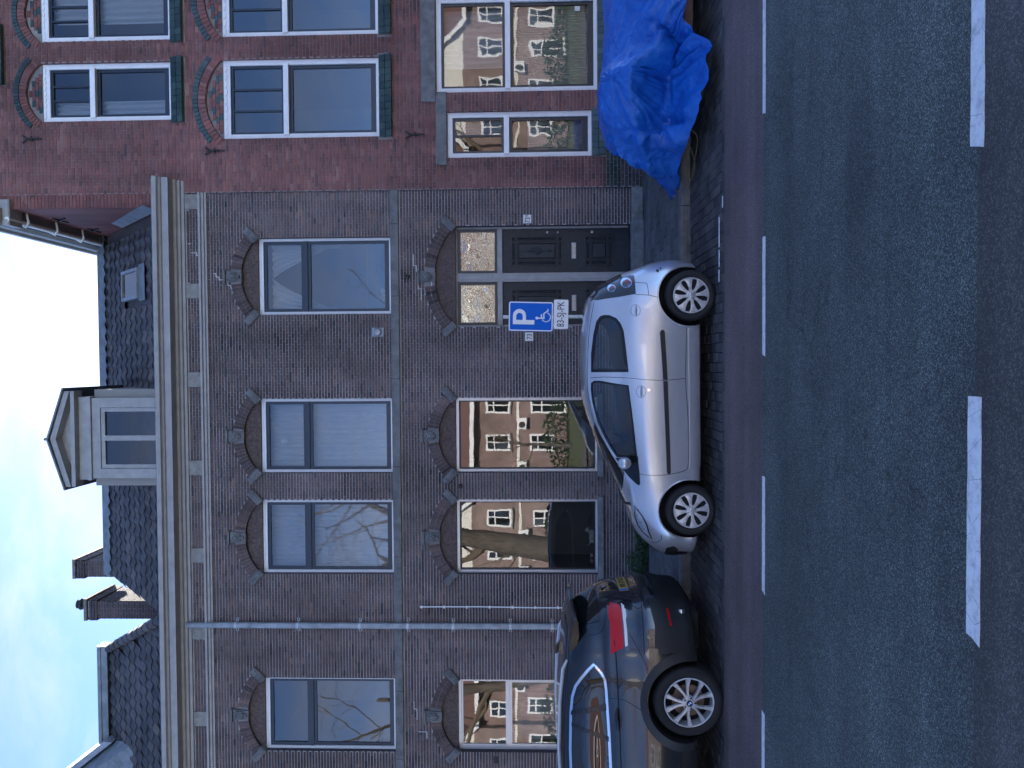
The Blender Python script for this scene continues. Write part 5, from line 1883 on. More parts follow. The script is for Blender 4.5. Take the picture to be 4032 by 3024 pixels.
bare_tree(-8.0, -5.2, 17, .62, 2, 'stout old bare tree on the verge behind the viewer', .06)
bare_tree(-14.0, -7.0, 17, .35, 5, 'drooping bare tree further along the verge', .16)
bare_tree(2.6, -11.5, 17, .22, 9, 'slim bare tree opposite the double door', .05)
bare_tree(9.5, -10, 15, .25, 12, 'bare tree opposite the red house', .05)
bare_tree(-5.0, -20, 9, .12, 21, 'small bare garden tree in front of the long red eaved house', .03)
bare_tree(-11.5, -19, 10, .14, 22, 'small bare garden tree in front of the pale gabled house', .03)
bare_tree(5.0, -19, 10, .13, 23, 'small bare garden tree facing the red house', .03)
m = MB(); rg = random.Random(6)
for k in range(6000):
    x = rg.uniform(-30, 25); p = Vector((x, -24.5 + rg.gauss(0, .5), rg.uniform(0, 1.2 + .5 * math.sin(x))))
    d = Vector((rg.gauss(0, 1), rg.gauss(0, 1), rg.gauss(0, 1))).normalized() * .12
    w = d.orthogonal() * .6
    m.add([p - d, p + w, p + d, p - w], [(0, 1, 2, 3)])
tag(m.build('garden_hedge', 'leaf', recalc=False), 'loose green garden hedge along the houses across the street', 'hedge', kind='stuff')
# ================================================================ cars
def herm(keys, x):
    """smooth curve through (x, value) keys"""
    if not isinstance(keys, (list, tuple)): return keys
    if x <= keys[0][0]: return keys[0][1]
    if x >= keys[-1][0]: return keys[-1][1]
    for i in range(len(keys) - 1):
        if keys[i][0] <= x <= keys[i + 1][0]:
            x0, y0 = keys[i]; x1, y1 = keys[i + 1]
            s0 = (y1 - keys[i - 1][1]) / (x1 - keys[i - 1][0]) if i else (y1 - y0) / (x1 - x0)
            s1 = (keys[i + 2][1] - y0) / (keys[i + 2][0] - x0) if i + 2 < len(keys) else (y1 - y0) / (x1 - x0)
            h = x1 - x0; t_ = (x - x0) / h
            return (2 * t_**3 - 3 * t_**2 + 1) * y0 + (t_**3 - 2 * t_**2 + t_) * h * s0 + (-2 * t_**3 + 3 * t_**2) * y1 + (t_**3 - t_**2) * h * s1


class CarBody:
    def __init__(s, rings, yc, n=72, sub=5):
        """rings bottom to top: dict(xf, xr, w, z, nf, nr, tf): half plan outlines of the body at rising heights"""
        s.yc = yc
        R_ = []
        for rg in rings:
            xf, xr, w = rg['xf'], rg['xr'], rg['w']
            xm = rg.get('xm', (xf + xr) / 2)
            dense = []
            for k in range(721):
                th = math.pi * k / 720
                c, si = math.cos(th), math.sin(th)
                e = 2.0 / (rg.get('nr', 5) if c > 0 else rg.get('nf', 4))
                x = xm + ((xr - xm) if c > 0 else (xm - xf)) * math.copysign(abs(c) ** e, c)
                yv = w * abs(si) ** e
                tp_ = rg.get('taper')
                if tp_: yv *= herm(tp_, x)
                dense.append((x, yv))
            d = np.array(dense)
            seg = np.concatenate([[0], np.cumsum(np.hypot(np.diff(d[:, 0]), np.diff(d[:, 1])))])
            t_ = np.linspace(0, seg[-1], n + 1)
            xs, ys = np.interp(t_, seg, d[:, 0]), np.interp(t_, seg, d[:, 1])
            R_.append(np.array([(x, yy, herm(rg['z'], x)) for x, yy in zip(xs, ys)]))
        A = np.array(R_)
        m_ = len(A)
        out_ = []
        for i in range(m_ - 1):
            for k in range(sub):
                t_ = k / sub
                out_.append(cr1(A[max(i - 1, 0)], A[i], A[i + 1], A[min(i + 2, m_ - 1)], t_))
        out_.append(A[-1])
        G = np.array(out_)
        G[:, :, 1] = np.maximum(G[:, :, 1], 0)
        G[:, 0, 1] = 0; G[:, -1, 1] = 0
        rows = len(G)
        vs_, fs = [], []
        ring = 2 * n
        for r_ in range(rows):
            for k in range(n + 1): vs_.append((G[r_, k, 0], yc - G[r_, k, 1], G[r_, k, 2]))
            for k in range(n - 1, 0, -1): vs_.append((G[r_, k, 0], yc + G[r_, k, 1], G[r_, k, 2]))
        for r_ in range(rows - 1):
            for k in range(ring):
                k2 = (k + 1) % ring
                fs.append((r_ * ring + k, r_ * ring + k2, (r_ + 1) * ring + k2, (r_ + 1) * ring + k))
        fs.append(tuple(reversed(range(ring))))
        # close the roof down its middle with a strip of quads
        b0 = (rows - 1) * ring
        for k in range(n):
            a, b = b0 + k, b0 + k + 1
            c, d = b0 + (ring - k - 1) % ring, b0 + (ring - k) % ring
            q = [a, b, c, d]
            q2 = []
            for v in q:
                if v not in q2: q2.append(v)
            if len(q2) >= 3: fs.append(tuple(q2))
        me = bpy.data.meshes.new('body')
        me.from_pydata(vs_, [], fs)
        bm = bmesh.new(); bm.from_mesh(me)
        bmesh.ops.remove_doubles(bm, verts=bm.verts, dist=1e-5)
        bmesh.ops.recalc_face_normals(bm, faces=bm.faces)
        bm.to_mesh(me); bm.free()
        me.shade_smooth()
        s.me = me
        bm = bmesh.new(); bm.from_mesh(me); bm.normal_update()
        s.bvh = BVHTree.FromBMesh(bm)
        s.vn = [v.normal.copy() for v in bm.verts]
        bm.free()

    def hit(s, a, b, side):
        if side == 'near': o, d = Vector((a, s.yc - 4, b)), Vector((0, 1, 0))
        elif side == 'far': o, d = Vector((a, s.yc + 4, b)), Vector((0, -1, 0))
        elif side == 'rear': o, d = Vector((50, s.yc + a, b)), Vector((-1, 0, 0))
        elif side == 'front': o, d = Vector((-50, s.yc + a, b)), Vector((1, 0, 0))
        p, n_, i, _ = s.bvh.ray_cast(o, d)
        if p is None: return None, None
        return p, s.smooth_n(p, i)

    def smooth_n(s, p, i):
        f = s.me.polygons[i]
        w_, acc = 0, Vector()
        for vi in f.vertices:
            w = 1 / ((s.me.vertices[vi].co - p).length + 1e-4)
            acc += s.vn[vi] * w
        return acc.normalized()

    def patch(s, poly, side, off, name, mat, parent, step=.05, smooth_curve=False, thick=0.0, hole=None):
        """a panel that lies on the body: outline poly (x,z) or (y,z), lifted off by off"""
        if smooth_curve: poly = closed_curve(poly, 6)
        pts = []
        for i in range(len(poly)):
            p, q = Vector(poly[i]), Vector(poly[(i + 1) % len(poly)])
            k = max(1, int((q - p).length / step))
            for j in range(k): pts.append(p.lerp(q, j / k))
        nb = len(pts)
        edges = [(i, (i + 1) % nb) for i in range(nb)]
        xs, zs = [p[0] for p in pts], [p[1] for p in pts]
        if hole:
            h0 = len(pts)
            for i in range(len(hole)):
                p, q = Vector(hole[i]), Vector(hole[(i + 1) % len(hole)])
                k = max(1, int((q - p).length / step))
                for j in range(k): pts.append(p.lerp(q, j / k))
            nh = len(pts) - h0
            edges += [(h0 + i, h0 + (i + 1) % nh) for i in range(nh)]
        gx = np.arange(min(xs) + step * .5, max(xs), step)
        gz = np.arange(min(zs) + step * .5, max(zs), step)
        for a in gx:
            for b in gz: pts.append(Vector((a, b)))
        vo, eo, fo, *_ = delaunay_2d_cdt(pts, edges, [], 1, 1e-6)
        vs_, nn, ok = [], [], []
        for v in vo:
            p, n_ = s.hit(v[0], v[1], side)
            if p is None:
                ok.append(False); vs_.append((0, 0, 0)); nn.append(Vector((0, 0, 1)))
            else:
                ok.append(True); vs_.append(tuple(p + n_ * off)); nn.append(n_)
        fs = [tuple(f) for f in fo if all(ok[i] for i in f)]
        if hole:
            def inside(c):
                r_ = False
                for i in range(len(hole)):
                    a, b = hole[i - 1], hole[i]
                    if (a[1] > c[1]) != (b[1] > c[1]) and c[0] < (b[0] - a[0]) * (c[1] - a[1]) / (b[1] - a[1]) + a[0]: r_ = not r_
                return r_
            fs = [f for f in fs if not inside(sum((vo[i] for i in f), Vector((0, 0))) / len(f))]
        if thick:      # edge walls down to the body
            used = {}
            for f in fs:
                for i in range(len(f)):
                    e = (f[i], f[(i + 1) % len(f)])
                    if (e[1], e[0]) in used: used.pop((e[1], e[0]))
                    else: used[e] = 1
            base = {}
            for (a, b) in used:
                for q in (a, b):
                    if q not in base:
                        base[q] = len(vs_); vs_.append(tuple(Vector(vs_[q]) - nn[q] * thick)); nn.append(nn[q])
                fs.append((b, a, base[a], base[b]))
        me = bpy.data.meshes.new(name)
        me.from_pydata(vs_, [], fs)
        me.materials.append(MATS[mat])
        bm = bmesh.new(); bm.from_mesh(me)
        bmesh.ops.delete(bm, geom=[v for v in bm.verts if not v.link_faces], context='VERTS')
        bmesh.ops.recalc_face_normals(bm, faces=bm.faces)
        if bm.faces:
            bm.faces.ensure_lookup_table()
            tot = sum((f.normal.dot({'near': Vector((0, -1, 0)), 'far': Vector((0, 1, 0)), 'rear': Vector((1, 0, 0)), 'front': Vector((-1, 0, 0))}[side]) for f in bm.faces))
            if tot < 0: bmesh.ops.reverse_faces(bm, faces=bm.faces)
        bm.to_mesh(me); bm.free()
        me.shade_smooth(); me.set_sharp_from_angle(angle=R(50))
        return link(name, me, parent)

    def seam(s, pts, side, parent, r=.0035, mat='seam', name='seam', off=-.001, curve=True):
        if curve and len(pts) > 2: pts = open_curve(pts, 8)
        out_ = []
        for i in range(len(pts) - 1):
            p, q = Vector(pts[i]), Vector(pts[i + 1])
            k = max(1, int((q - p).length / .04))
            for j in range(k): out_.append(p.lerp(q, j / k))
        out_.append(Vector(pts[-1]))
        P_ = []
        for a in out_:
            p, n_ = s.hit(a[0], a[1], side)
            if p is not None: P_.append(p + n_ * off)
        m = MB()
        if len(P_) > 1: m.tube(P_, r, 6)
        return m.build(name, mat, parent, smooth=True)

    def finish(s, name, mats, parent, cutters):
        """cut the given closed meshes out of the shell; the shell keeps its smooth normals"""
        o = bpy.data.objects.new('tmp_body', s.me.copy())
        COL.objects.link(o)
        for m_ in mats[:1]: o.data.materials.append(MATS[m_])
        tmp = []
        for (cm, mat) in cutters:
            bm = bmesh.new(); bm.from_mesh(cm)
            bmesh.ops.recalc_face_normals(bm, faces=bm.faces); bm.to_mesh(cm); bm.free()
            cm.materials.clear(); cm.materials.append(MATS[mat])
            c = bpy.data.objects.new('tmp_cut', cm)
            COL.objects.link(c)
            md = o.modifiers.new('b', 'BOOLEAN')
            md.operation = 'DIFFERENCE'; md.object = c; md.solver = 'EXACT'; md.material_mode = 'TRANSFER'
            tmp.append(c)
        dg_ = bpy.context.evaluated_depsgraph_get()
        me = bpy.data.meshes.new_from_object(o.evaluated_get(dg_))
        for c in tmp: bpy.data.objects.remove(c)
        bpy.data.objects.remove(o)
        me.name = name
        # normals
        me.shade_smooth()
        ln = [None] * len(me.loops)
        fnear = []
        for f in me.polygons:
            c = f.center
            p, n_, i, d = s.bvh.find_nearest(c)
            shell = f.material_index == 0
            for li in f.loop_indices:
                v = me.vertices[me.loops[li].vertex_index].co
                if shell:
                    p, n_, i, d = s.bvh.find_nearest(v)
                    ln[li] = s.smooth_n(p, i)
                    if ln[li].dot(f.normal) < .2: ln[li] = f.normal.copy()
                else: ln[li] = f.normal.copy()
        me.normals_split_custom_set(ln)
        return link(name, me, parent)


def closed_curve(pts, n=6):
    out_ = []
    m_ = len(pts)
    P_ = [Vector(p) for p in pts]
    for i in range(m_):
        for k in range(n): out_.append(cr1(P_[i - 1], P_[i], P_[(i + 1) % m_], P_[(i + 2) % m_], k / n))
    return out_


def open_curve(pts, n=6):
    P_ = [Vector(p) for p in pts]
    out_ = []
    for i in range(len(P_) - 1):
        for k in range(n): out_.append(cr1(P_[max(i - 1, 0)], P_[i], P_[i + 1], P_[min(i + 2, len(P_) - 1)], k / n))
    out_.append(P_[-1])
    return out_


def cut_prism(poly, y0, y1, smooth_curve=False):
    if smooth_curve: poly = [tuple(p) for p in closed_curve(poly, 5)]
    m = MB(); m.prism([tuple(p) for p in poly], y0, y1)
    me = bpy.data.meshes.new('c'); me.from_pydata(m.v, [], m.f)
    return me


def cut_cyl(x, z, r, y0, y1, seg=56, flat=None):
    poly = [(x + r * math.cos(2 * math.pi * k / seg), z + r * math.sin(2 * math.pi * k / seg)) for k in range(seg)]
    return cut_prism(poly, y0, y1)


def tyre(parent, x, yo, z, r, rim, width, sgn):
    """sgn -1: outer face towards -y"""
    m = MB()
    w = width
    pr = [(rim - .01, .02 * sgn * -1), (rim + .004, .0), (rim + .02, sgn * .008), (rim + (r - rim) * .55, sgn * .014), (r - .022, sgn * .004), (r - .006, -sgn * .014), (r, -sgn * .035), (r, -sgn * (w - .035)), (r - .02, -sgn * w), (rim, -sgn * w)]
    m.lathe(pr, 'y', (x, yo, z), 56)
    o = m.build('tyre', 'rubber', parent, smooth=True, angle=60)
    # tread blocks
    t_ = MB()
    nb = 60
    for k in range(nb):
        a = 2 * math.pi * k / nb
        for (ya, yb) in ((.035, .07), (.078, w - .078), (w - .07, w - .035)):
            a2 = a + .06
            pts = []
            for (rr_, aa) in ((r - .002, a), (r + .004, a), (r + .004, a2), (r - .002, a2)):
                pts.append((x + rr_ * math.cos(aa), z + rr_ * math.sin(aa)))
            t_.prism(pts, yo - sgn * ya, yo - sgn * yb)
    t_.build('tread', 'rubber', o)
    return o


# ---------------------------------------------------------------- the silver hatchback
YC = 9.285
belt = [(-2.3, .6), (-2.1, .73), (-1.9, .82), (-1.6, .885), (-1.37, .86), (-1.0, .855), (-.2, .945), (.4, 1.0), (.8, .97), (1.1, .9)]
rings = [
    dict(xf=-2.14, xr=1.08, w=.72, z=.15, nf=4, nr=5),
    dict(xf=-2.22, xr=1.15, w=.785, z=.19, nf=4, nr=5),
    dict(xf=-2.255, xr=1.185, w=.81, z=.33, nf=3.4, nr=4.6),
    dict(xf=-2.255, xr=1.19, w=.825, z=.47, nf=3.3, nr=4.4),
    dict(xf=-2.215, xr=1.165, w=.827, z=[(-2.25, .56), (-1.6, .61), (1.2, .61)], nf=3.2, nr=4.2),
    dict(xf=-2.15, xr=1.12, w=.815, z=[(-2.2, .63), (-1.8, .71), (-1.3, .74), (1.1, .76)], nf=3.0, nr=4.0),
    dict(xf=-2.07, xr=1.085, w=.79, z=[(-2.15, .715), (-1.9, .775), (-1.6, .83), (-1.2, .82), (-.2, .86), (.6, .9), (1.1, .86)], nf=2.8, nr=3.8),
    dict(xf=-1.93, xr=1.055, w=.755, z=[(-2.0, .815), (-1.8, .86), (-1.5, .895), (-1.2, .885), (-.2, .96), (.6, 1.0), (1.1, .95)], nf=2.8, nr=3.6),
    dict(xf=-1.68, xr=1.02, w=.725, z=[(-1.75, .9), (-1.4, .945), (-1.0, .97), (-.2, 1.03), (.6, 1.06), (1.05, 1.02)], nf=2.8, nr=3.6),
    dict(xf=-1.28, xr=.945, w=.675, z=[(-1.3, 1.085), (-.8, 1.14), (.2, 1.18), (.9, 1.17)], nf=3.0, nr=3.6),
    dict(xf=-.93, xr=.865, w=.62, z=[(-1.0, 1.24), (-.5, 1.28), (.2, 1.3), (.9, 1.27)], nf=3.2, nr=3.8),
    dict(xf=-.66, xr=.8, w=.56, z=[(-.7, 1.34), (-.2, 1.375), (.3, 1.37), (.8, 1.325)], nf=3.4, nr=4.2),
    dict(xf=-.5, xr=.765, w=.44, z=[(-.5, 1.392), (-.1, 1.418), (.3, 1.41), (.77, 1.355)], nf=3.4, nr=4.2),
    dict(xf=-.4, xr=.72, w=.22, z=[(-.4, 1.415), (0, 1.435), (.3, 1.43), (.72, 1.37)], nf=3.4, nr=4),
    dict(xf=-.38, xr=.7, w=.02, z=[(-.4, 1.42), (0, 1.44), (.3, 1.435), (.7, 1.375)], nf=4, nr=4),
]
c1 = CarBody(rings, YC)
car = empty('car', (-.5, YC, 0), 'small silver three door hatchback parked at the kerb under the sign', 'car')
WRX, WFX, WZ, WR = .735, -1.625, .268, .275
qwin = [(-.1, 1.345), (.11, 1.345), (.33, 1.318), (.47, 1.285), (.525, 1.245), (.54, 1.2), (.535, 1.14), (.5, 1.07), (.44, 1.025), (.36, .995), (.19, .975), (.0, .955), (-.1, .945)]
fwin = [(-.22, 1.345), (-.195, 1.31), (-.195, 1.25), (-.225, 1.09), (-.245, .945), (-.65, .895), (-1.04, .852), (-1.06, 1.06), (-.95, 1.135), (-.81, 1.21), (-.66, 1.275), (-.44, 1.33), (-.3, 1.348)]


def inset(poly, d):
    c = sum((Vector(p) for p in poly), Vector((0, 0))) / len(poly)
    out_ = []
    n = len(poly)
    for i in range(n):
        a, b, e = Vector(poly[i - 1]), Vector(poly[i]), Vector(poly[(i + 1) % n])
        t_ = (e - a).normalized(); nn = Vector((-t_.y, t_.x))
        if (c - b).dot(nn) < 0: nn = -nn
        out_.append(tuple(b + nn * d))
    return out_


# cabin cavity
cab = CarBody([dict(xf=-1.55, xr=.85, w=.66, z=.55, nf=4, nr=5), dict(xf=-1.5, xr=.9, w=.72, z=.8, nf=3.4, nr=4),
               dict(xf=-1.42, xr=.9, w=.685, z=[(-1.5, .9), (-1, .95), (1, 1.02)], nf=3, nr=4), dict(xf=-1.1, xr=.84, w=.63, z=1.13, nf=3, nr=4),
               dict(xf=-.78, xr=.76, w=.57, z=1.25, nf=3.2, nr=4), dict(xf=-.5, xr=.68, w=.47, z=1.34, nf=3.4, nr=4), dict(xf=-.4, xr=.6, w=.02, z=1.355, nf=4, nr=4)], YC, 40, 3)
qin, fin_ = inset(qwin, .03), inset(fwin, .018)
cut = [(cab.me, 'seat_cloth'), (cut_prism(qin, YC - 1.2, YC + 1.2), 'trim_black'), (cut_prism(fin_, YC - 1.2, YC + 1.2), 'trim_black')]
for wx in (WRX, WFX):
    for sg_ in (-1, 1):
        yy = sorted((YC + sg_ * .56, YC + sg_ * 1.1))
        cut.append((cut_cyl(wx, WZ + .012, .335, *yy), 'liner'))
body = c1.finish('body', ['paint_silver'], car, cut)
# window surrounds and panes, both sides
for side in ('near', 'far'):
    sgn = -1 if side == 'near' else 1
    for nm, po, pi in (('quarter_window', qwin, qin), ('door_window', fwin, fin_)):
        fr_ = c1.patch(po, side, .003, nm, 'trim_black', car, .025, hole=inset(pi, .004))
        c1.patch(pi, side, -.004, 'pane', 'car_glass', fr_)
    # black triangle ahead of the door glass
    c1.patch([(-1.03, .848), (-1.2, .828), (-1.345, .818), (-1.36, .835), (-1.33, .875), (-1.27, .935), (-1.2, .99), (-1.07, 1.075)], side, .003, 'mirror_triangle', 'trim_black', car, .04)
    # door and wing joints
    c1.seam([(-.165, 1.355), (-.155, 1.2), (-.165, .95), (-.185, .75), (-.19, .54), (-.172, .33)], side, car)
    c1.seam([(-1.2, .99), (-1.225, .86), (-1.238, .68), (-1.222, .49), (-1.19, .35), (-1.14, .305), (-1.0, .3)], side, car)
    c1.seam([(-1.0, .3), (-.6, .305), (-.172, .33), (.4, .318)], side, car)
    c1.seam([(.71, 1.3), (.37, 1.362), (-.11, 1.385), (-.35, 1.375), (-.63, 1.318), (-.85, 1.25), (-1.03, 1.165), (-1.16, 1.065), (-1.21, .99)], side, car, .0045)
    c1.seam([(-1.205, .99), (-1.33, .955), (-1.45, .93)], side, car)
    # rear bumper joints
    c1.seam([(.71, .6), (.745, .715), (.76, .86)], side, car)
    c1.seam([(.745, .72), (.86, .728), (.885, .75), (.9, .86)], side, car)
    c1.seam([(-1.93, .575), (-1.98, .565), (-2.03, .6), (-2.06, .66)], side, car)
    # rubbing strips
    c1.patch([(.345, .605), (.36, .59), (.355, .565), (.335, .558), (-.185, .53), (-.185, .578), (.33, .61)], side, .012, 'rubbing_strip', 'plastic_black', car, .05, thick=.013)
    c1.patch([(-.2, .577), (-.2, .529), (-1.19, .495), (-1.215, .5), (-1.225, .515), (-1.215, .532), (-1.19, .538)], side, .012, 'rubbing_strip', 'plastic_black', car, .05, thick=.013)
    # sill
    c1.patch([(.385, .3), (.38, .185), (-1.14, .165), (-1.16, .2), (-1.15, .285), (-.6, .287)], side, .008, 'sill', 'paint_silver', car, .05, thick=.01)
    # round handles: a dish and a bar
    for (hx, hz, nm) in ((.58, .865, 'fuel_cap'), (-.315, .815, 'door_handle')):
        p, n_ = c1.hit(hx, hz, side)
        c1.patch([(hx + .066 * math.cos(R(k * 15)), hz + .052 * math.sin(R(k * 15))) for k in range(24)], side, .0015, nm + '_gap', 'seam', car, .03)
        d_ = c1.patch([(hx + .062 * math.cos(R(k * 15)), hz + .048 * math.sin(R(k * 15))) for k in range(24)], side, .004, nm, 'paint_silver', car, .03)
        m = MB()
        bar = []
        for k in range(9):
            q, nn = c1.hit(hx + (-.058 + .0145 * k), hz - .004, side)
            bar.append(q + nn * (.004 + .012 * math.sin(math.pi * k / 8)))
        m.tube(bar, [.006] + [.011] * 7 + [.006], 8); m.build('grip', 'paint_silver', d_, smooth=True)
    c1.patch([(-.295 + .016 * math.cos(R(k * 30)), .732 + .016 * math.sin(R(k * 30))) for k in range(12)], side, .004, 'lock', 'chrome', car, .03, thick=.006)
    c1.patch([(-1.318 + .034 * math.cos(R(k * 24)), .74 + .016 * math.sin(R(k * 24))) for k in range(15)], side, .005, 'side_repeater', 'amber' if side == 'far' else 'rim_silver', car, .03, thick=.006)
    # lamps
    hl = [(-1.6, .868), (-1.64, .833), (-1.72, .775), (-1.81, .728), (-1.92, .692), (-2.0, .655), (-1.985, .7), (-1.93, .765), (-1.85, .82), (-1.74, .858)]
    lamp = c1.patch(hl, side, .0015, 'headlamp', 'lamp_dark', car, .04)
    c1.patch(inset(hl, .012), side, .003, 'reflector', 'reflector', lamp, .04)
    c1.patch(hl, side, .007, 'lens', 'lamp_clear', lamp, .04)
    # tail lamp cluster: dark cover with two round lamps
    tlm = [(.705, 1.335), (.715, 1.27), (.735, 1.08), (.765, .855), (.985, .855), (.995, .9), (.965, 1.0), (.9, 1.12), (.82, 1.25), (.76, 1.335)]
    tl_ = c1.patch(tlm, side, .003, 'tail_lamp', 'lamp_dark', car, .04)
    for (lx, lz, ra, rb) in ((.845, 1.105, .042, .04), (.9, .945, .056, .052)):
        c1.patch([(lx + ra * 1.12 * math.cos(R(k * 20)), lz + rb * 1.12 * math.sin(R(k * 20))) for k in range(18)], side, .006, 'lamp_bowl', 'chrome', tl_, .03)
        c1.patch([(lx + ra * .5 * math.cos(R(k * 20)) + .01, lz + rb * .45 * math.sin(R(k * 20)) - .012) for k in range(18)], side, .009, 'bulb', 'lamp_red', tl_, .03)
        c1.patch([(lx + ra * math.cos(R(k * 20)), lz + rb * math.sin(R(k * 20))) for k in range(18)], side, .012, 'lamp_glass', 'lamp_clear', tl_, .03)
    # fog recess in the front bumper
    c1.patch([(-2.1, .5), (-2.2, .5), (-2.235, .47), (-2.23, .4), (-2.12, .36), (-2.07, .42)], side, .002, 'fog_recess', 'plastic_black', car, .03)
    # wheel arch lip
    for wx in (WRX, WFX):
        c1.seam([(wx + .34 * math.cos(R(a)), WZ + .012 + .34 * math.sin(R(a))) for a in range(-8, 189, 7)], side, car, .009, 'paint_silver', 'arch_lip', .0, False)
    # mirror
    yy = YC + sgn * .82
    m = MB()
    ellips(m, (-1.1, yy - sgn * .01, 1.0), (.07, .085, .075), 16, 10)
    mi_ = m.build('mirror', 'paint_silver', car, smooth=True)
    m = MB(); m.tube([(-1.12, YC + sgn * .7, .95), (-1.11, yy, .965)], [.03, .02], 8); m.build('mirror_foot', 'plastic_black', mi_, smooth=True)
# windscreen, rear screen, plates, wiper, rear details
c1.patch([(-.6, .98), (.6, .98), (.48, 1.3), (-.48, 1.3)], 'front', .003, 'windscreen', 'glass_privacy', car, .06)
c1.patch([(-.52, .98), (.52, .98), (.42, 1.28), (-.42, 1.28)], 'rear', .003, 'rear_window', 'glass_privacy', car, .06)
c1.patch([(-.25, .44), (.25, .44), (.25, .55), (-.25, .55)], 'rear', .006, 'rear_plate', 'plate_yellow', car, .06)
c1.patch([(-.35, .55), (.35, .55), (.3, .63), (-.3, .63)], 'front', .004, 'grille', 'plastic_black', car, .06)
c1.patch([(-.5, .25), (.5, .25), (.5, .42), (-.5, .42)], 'front', .004, 'intake', 'plastic_black', car, .06)
m = MB(); m.tube([(1.06, YC - .1, .88), (1.08, YC, .88), (1.06, YC + .1, .88)], .018, 8); m.tube([(1.035, YC - .35, .86), (1.065, YC - .2, .86)], .012, 8); m.build('tailgate_handle', 'plastic_black', car, smooth=True)
m = MB(); m.tube([(-1.62, YC - .45, .93), (-1.66, YC, .935), (-1.5, YC + .3, .97)], .008, 6); m.tube([(-1.6, YC - .55, .915), (-1.66, YC - .1, .93)], .012, 6); m.build('wiper', 'plastic_black', car, smooth=True)
m = MB(); m.tube([(.3, YC, 1.43), (.42, YC, 1.62)], [.004, .002], 6); m.build('aerial', 'plastic_black', car)
# scuff marks on the rear bumper corner
c1.patch([(1.0, .6), (1.03, .585), (1.05, .61), (1.02, .625)], 'near', .0012, 'scuff', 'dark_green', car, .02)
c1.patch([(1.03, .565), (1.07, .56), (1.06, .58)], 'near', .0012, 'scuff', 'plastic_black', car, .02)
# floor pan so that the underside is closed to view
box_obj('underbody', (-2.0, .95, YC - .6, YC + .6, .14, .2), 'liner', car)


def hub_cover(parent, x, yo, z, r, sgn):
    m = MB()
    m.lathe([(r, 0), (r - .004, sgn * .008), (r - .016, sgn * .008), (r - .018, sgn * .0)], 'y', (x, yo, z), 48)
    # eight blades with gaps between
    for k in range(8):
        a = R(45 * k + 8)
        skew = .05

        def pt(rad_, da, h):
            aa = a + da
            return (x + rad_ * math.cos(aa), yo + sgn * h, z + rad_ * math.sin(aa))
        w0, w1, w2 = .3, .24, .165
        vs_ = [pt(.05, -w0, .02), pt(.05, w0, .02), pt(.09, w1 - .06, .018), pt(.145, w2 + .05, .012), pt(r - .012, w2 + .13, .006), pt(r - .012, -w2 - .1, .006), pt(.145, -w2 - .03, .012), pt(.09, -w1 + .06, .018), pt(.12, 0, .024), pt(r - .02, .01, .012)]
        m.add(vs_, [(0, 1, 2, 8, 7), (2, 3, 8), (3, 4, 9, 8), (9, 5, 6, 8), (6, 7, 8), (4, 5, 9)])
        lo = [(p[0], p[1] - sgn * .02, p[2]) for p in vs_[:8]]
        m.add(vs_[:8] + lo, [(i, (i + 1) % 8, 8 + (i + 1) % 8, 8 + i) for i in range(8)])
    m.lathe([(0, sgn * .028), (.028, sgn * .028), (.034, sgn * .024), (.055, sgn * .019), (.058, sgn * .0)], 'y', (x, yo, z), 32)
    hc = m.build('wheel_cover', 'rim_silver', parent, smooth=True, angle=35)
    m = MB(); m.lathe([(0, -sgn * .012), (r - .004, -sgn * .012)], 'y', (x, yo, z), 40); m.build('rim', 'liner', parent)
    m = MB()      # emblem: two chevrons in a ring
    m.lathe([(.029, sgn * .0285), (.031, sgn * .031), (.033, sgn * .0285)], 'y', (x, yo, z), 28)
    for dz in (-.008, .006):
        stroke(m, [(x - .016, z + dz - .008), (x, z + dz + .004), (x + .016, z + dz - .008)], .006, *sorted((yo + sgn * .028, yo + sgn * .031)))
    m.build('emblem', 'galvanised', hc)
    m = MB()
    for k in range(4):
        a = R(90 * k + 30)
        m.lathe([(0, sgn * .024), (.006, sgn * .024), (.006, sgn * .015)], 'y', (x + .045 * math.cos(a), yo, z + .045 * math.sin(a)), 8)
    m.build('wheel_bolts', 'iron', hc)


for wx in (WRX, WFX):
    for sg_ in (-1, 1):
        yo = YC + sg_ * .8
        wh = empty('wheel', (wx, yo, WZ)); wh.parent = car; wh.matrix_parent_inverse = Matrix.Translation(-Vector(car.location))
        wh.location = (wx, yo, WZ)
        wm = MB(); wm.lathe([(0, .0), (.19, .0), (.19, -sg_ * .15), (0, -sg_ * .15)], 'y', (0, 0, 0), 32)
        for fn in (lambda: tyre(wh, 0, 0, 0, WR, .197, .165, sg_), lambda: hub_cover(wh, 0, -sg_ * -.0, 0, .197, sg_)):
            fn()
        wm.build('drum', 'liner', wh)
        for ch in wh.children: ch.matrix_parent_inverse = Matrix.Identity(4)
# seats, steering wheel, dash
for sg_ in (-1, 1):
    m = MB(); sx = -.35
    y0 = YC + sg_ * .34
    pts = [(sx - .5, .62), (sx, .6), (sx + .12, .66), (sx + .22, 1.12), (sx + .14, 1.16), (sx + .02, .78), (sx - .45, .76)]
    m.prism(pts, y0 - .23, y0 + .23)
    st_ = m.build('seat', 'seat_cloth', car)
    m = MB(); ellips(m, (sx + .2, y0, 1.22), (.055, .12, .085), 12, 8); m.build('headrest', 'seat_cloth', st_, smooth=True)
m = MB(); m.prism([(.25, .6), (.7, .6), (.78, 1.02), (.7, 1.06), (.58, .8), (.25, .78)], YC - .55, YC + .55); m.build('rear_seat', 'seat_cloth', car)
m = MB(); m.prism([(-1.5, .6), (-1.05, .6), (-.98, .8), (-1.08, .89), (-1.45, .9)], YC - .62, YC + .62); m.build('dashboard', 'plastic_black', car)
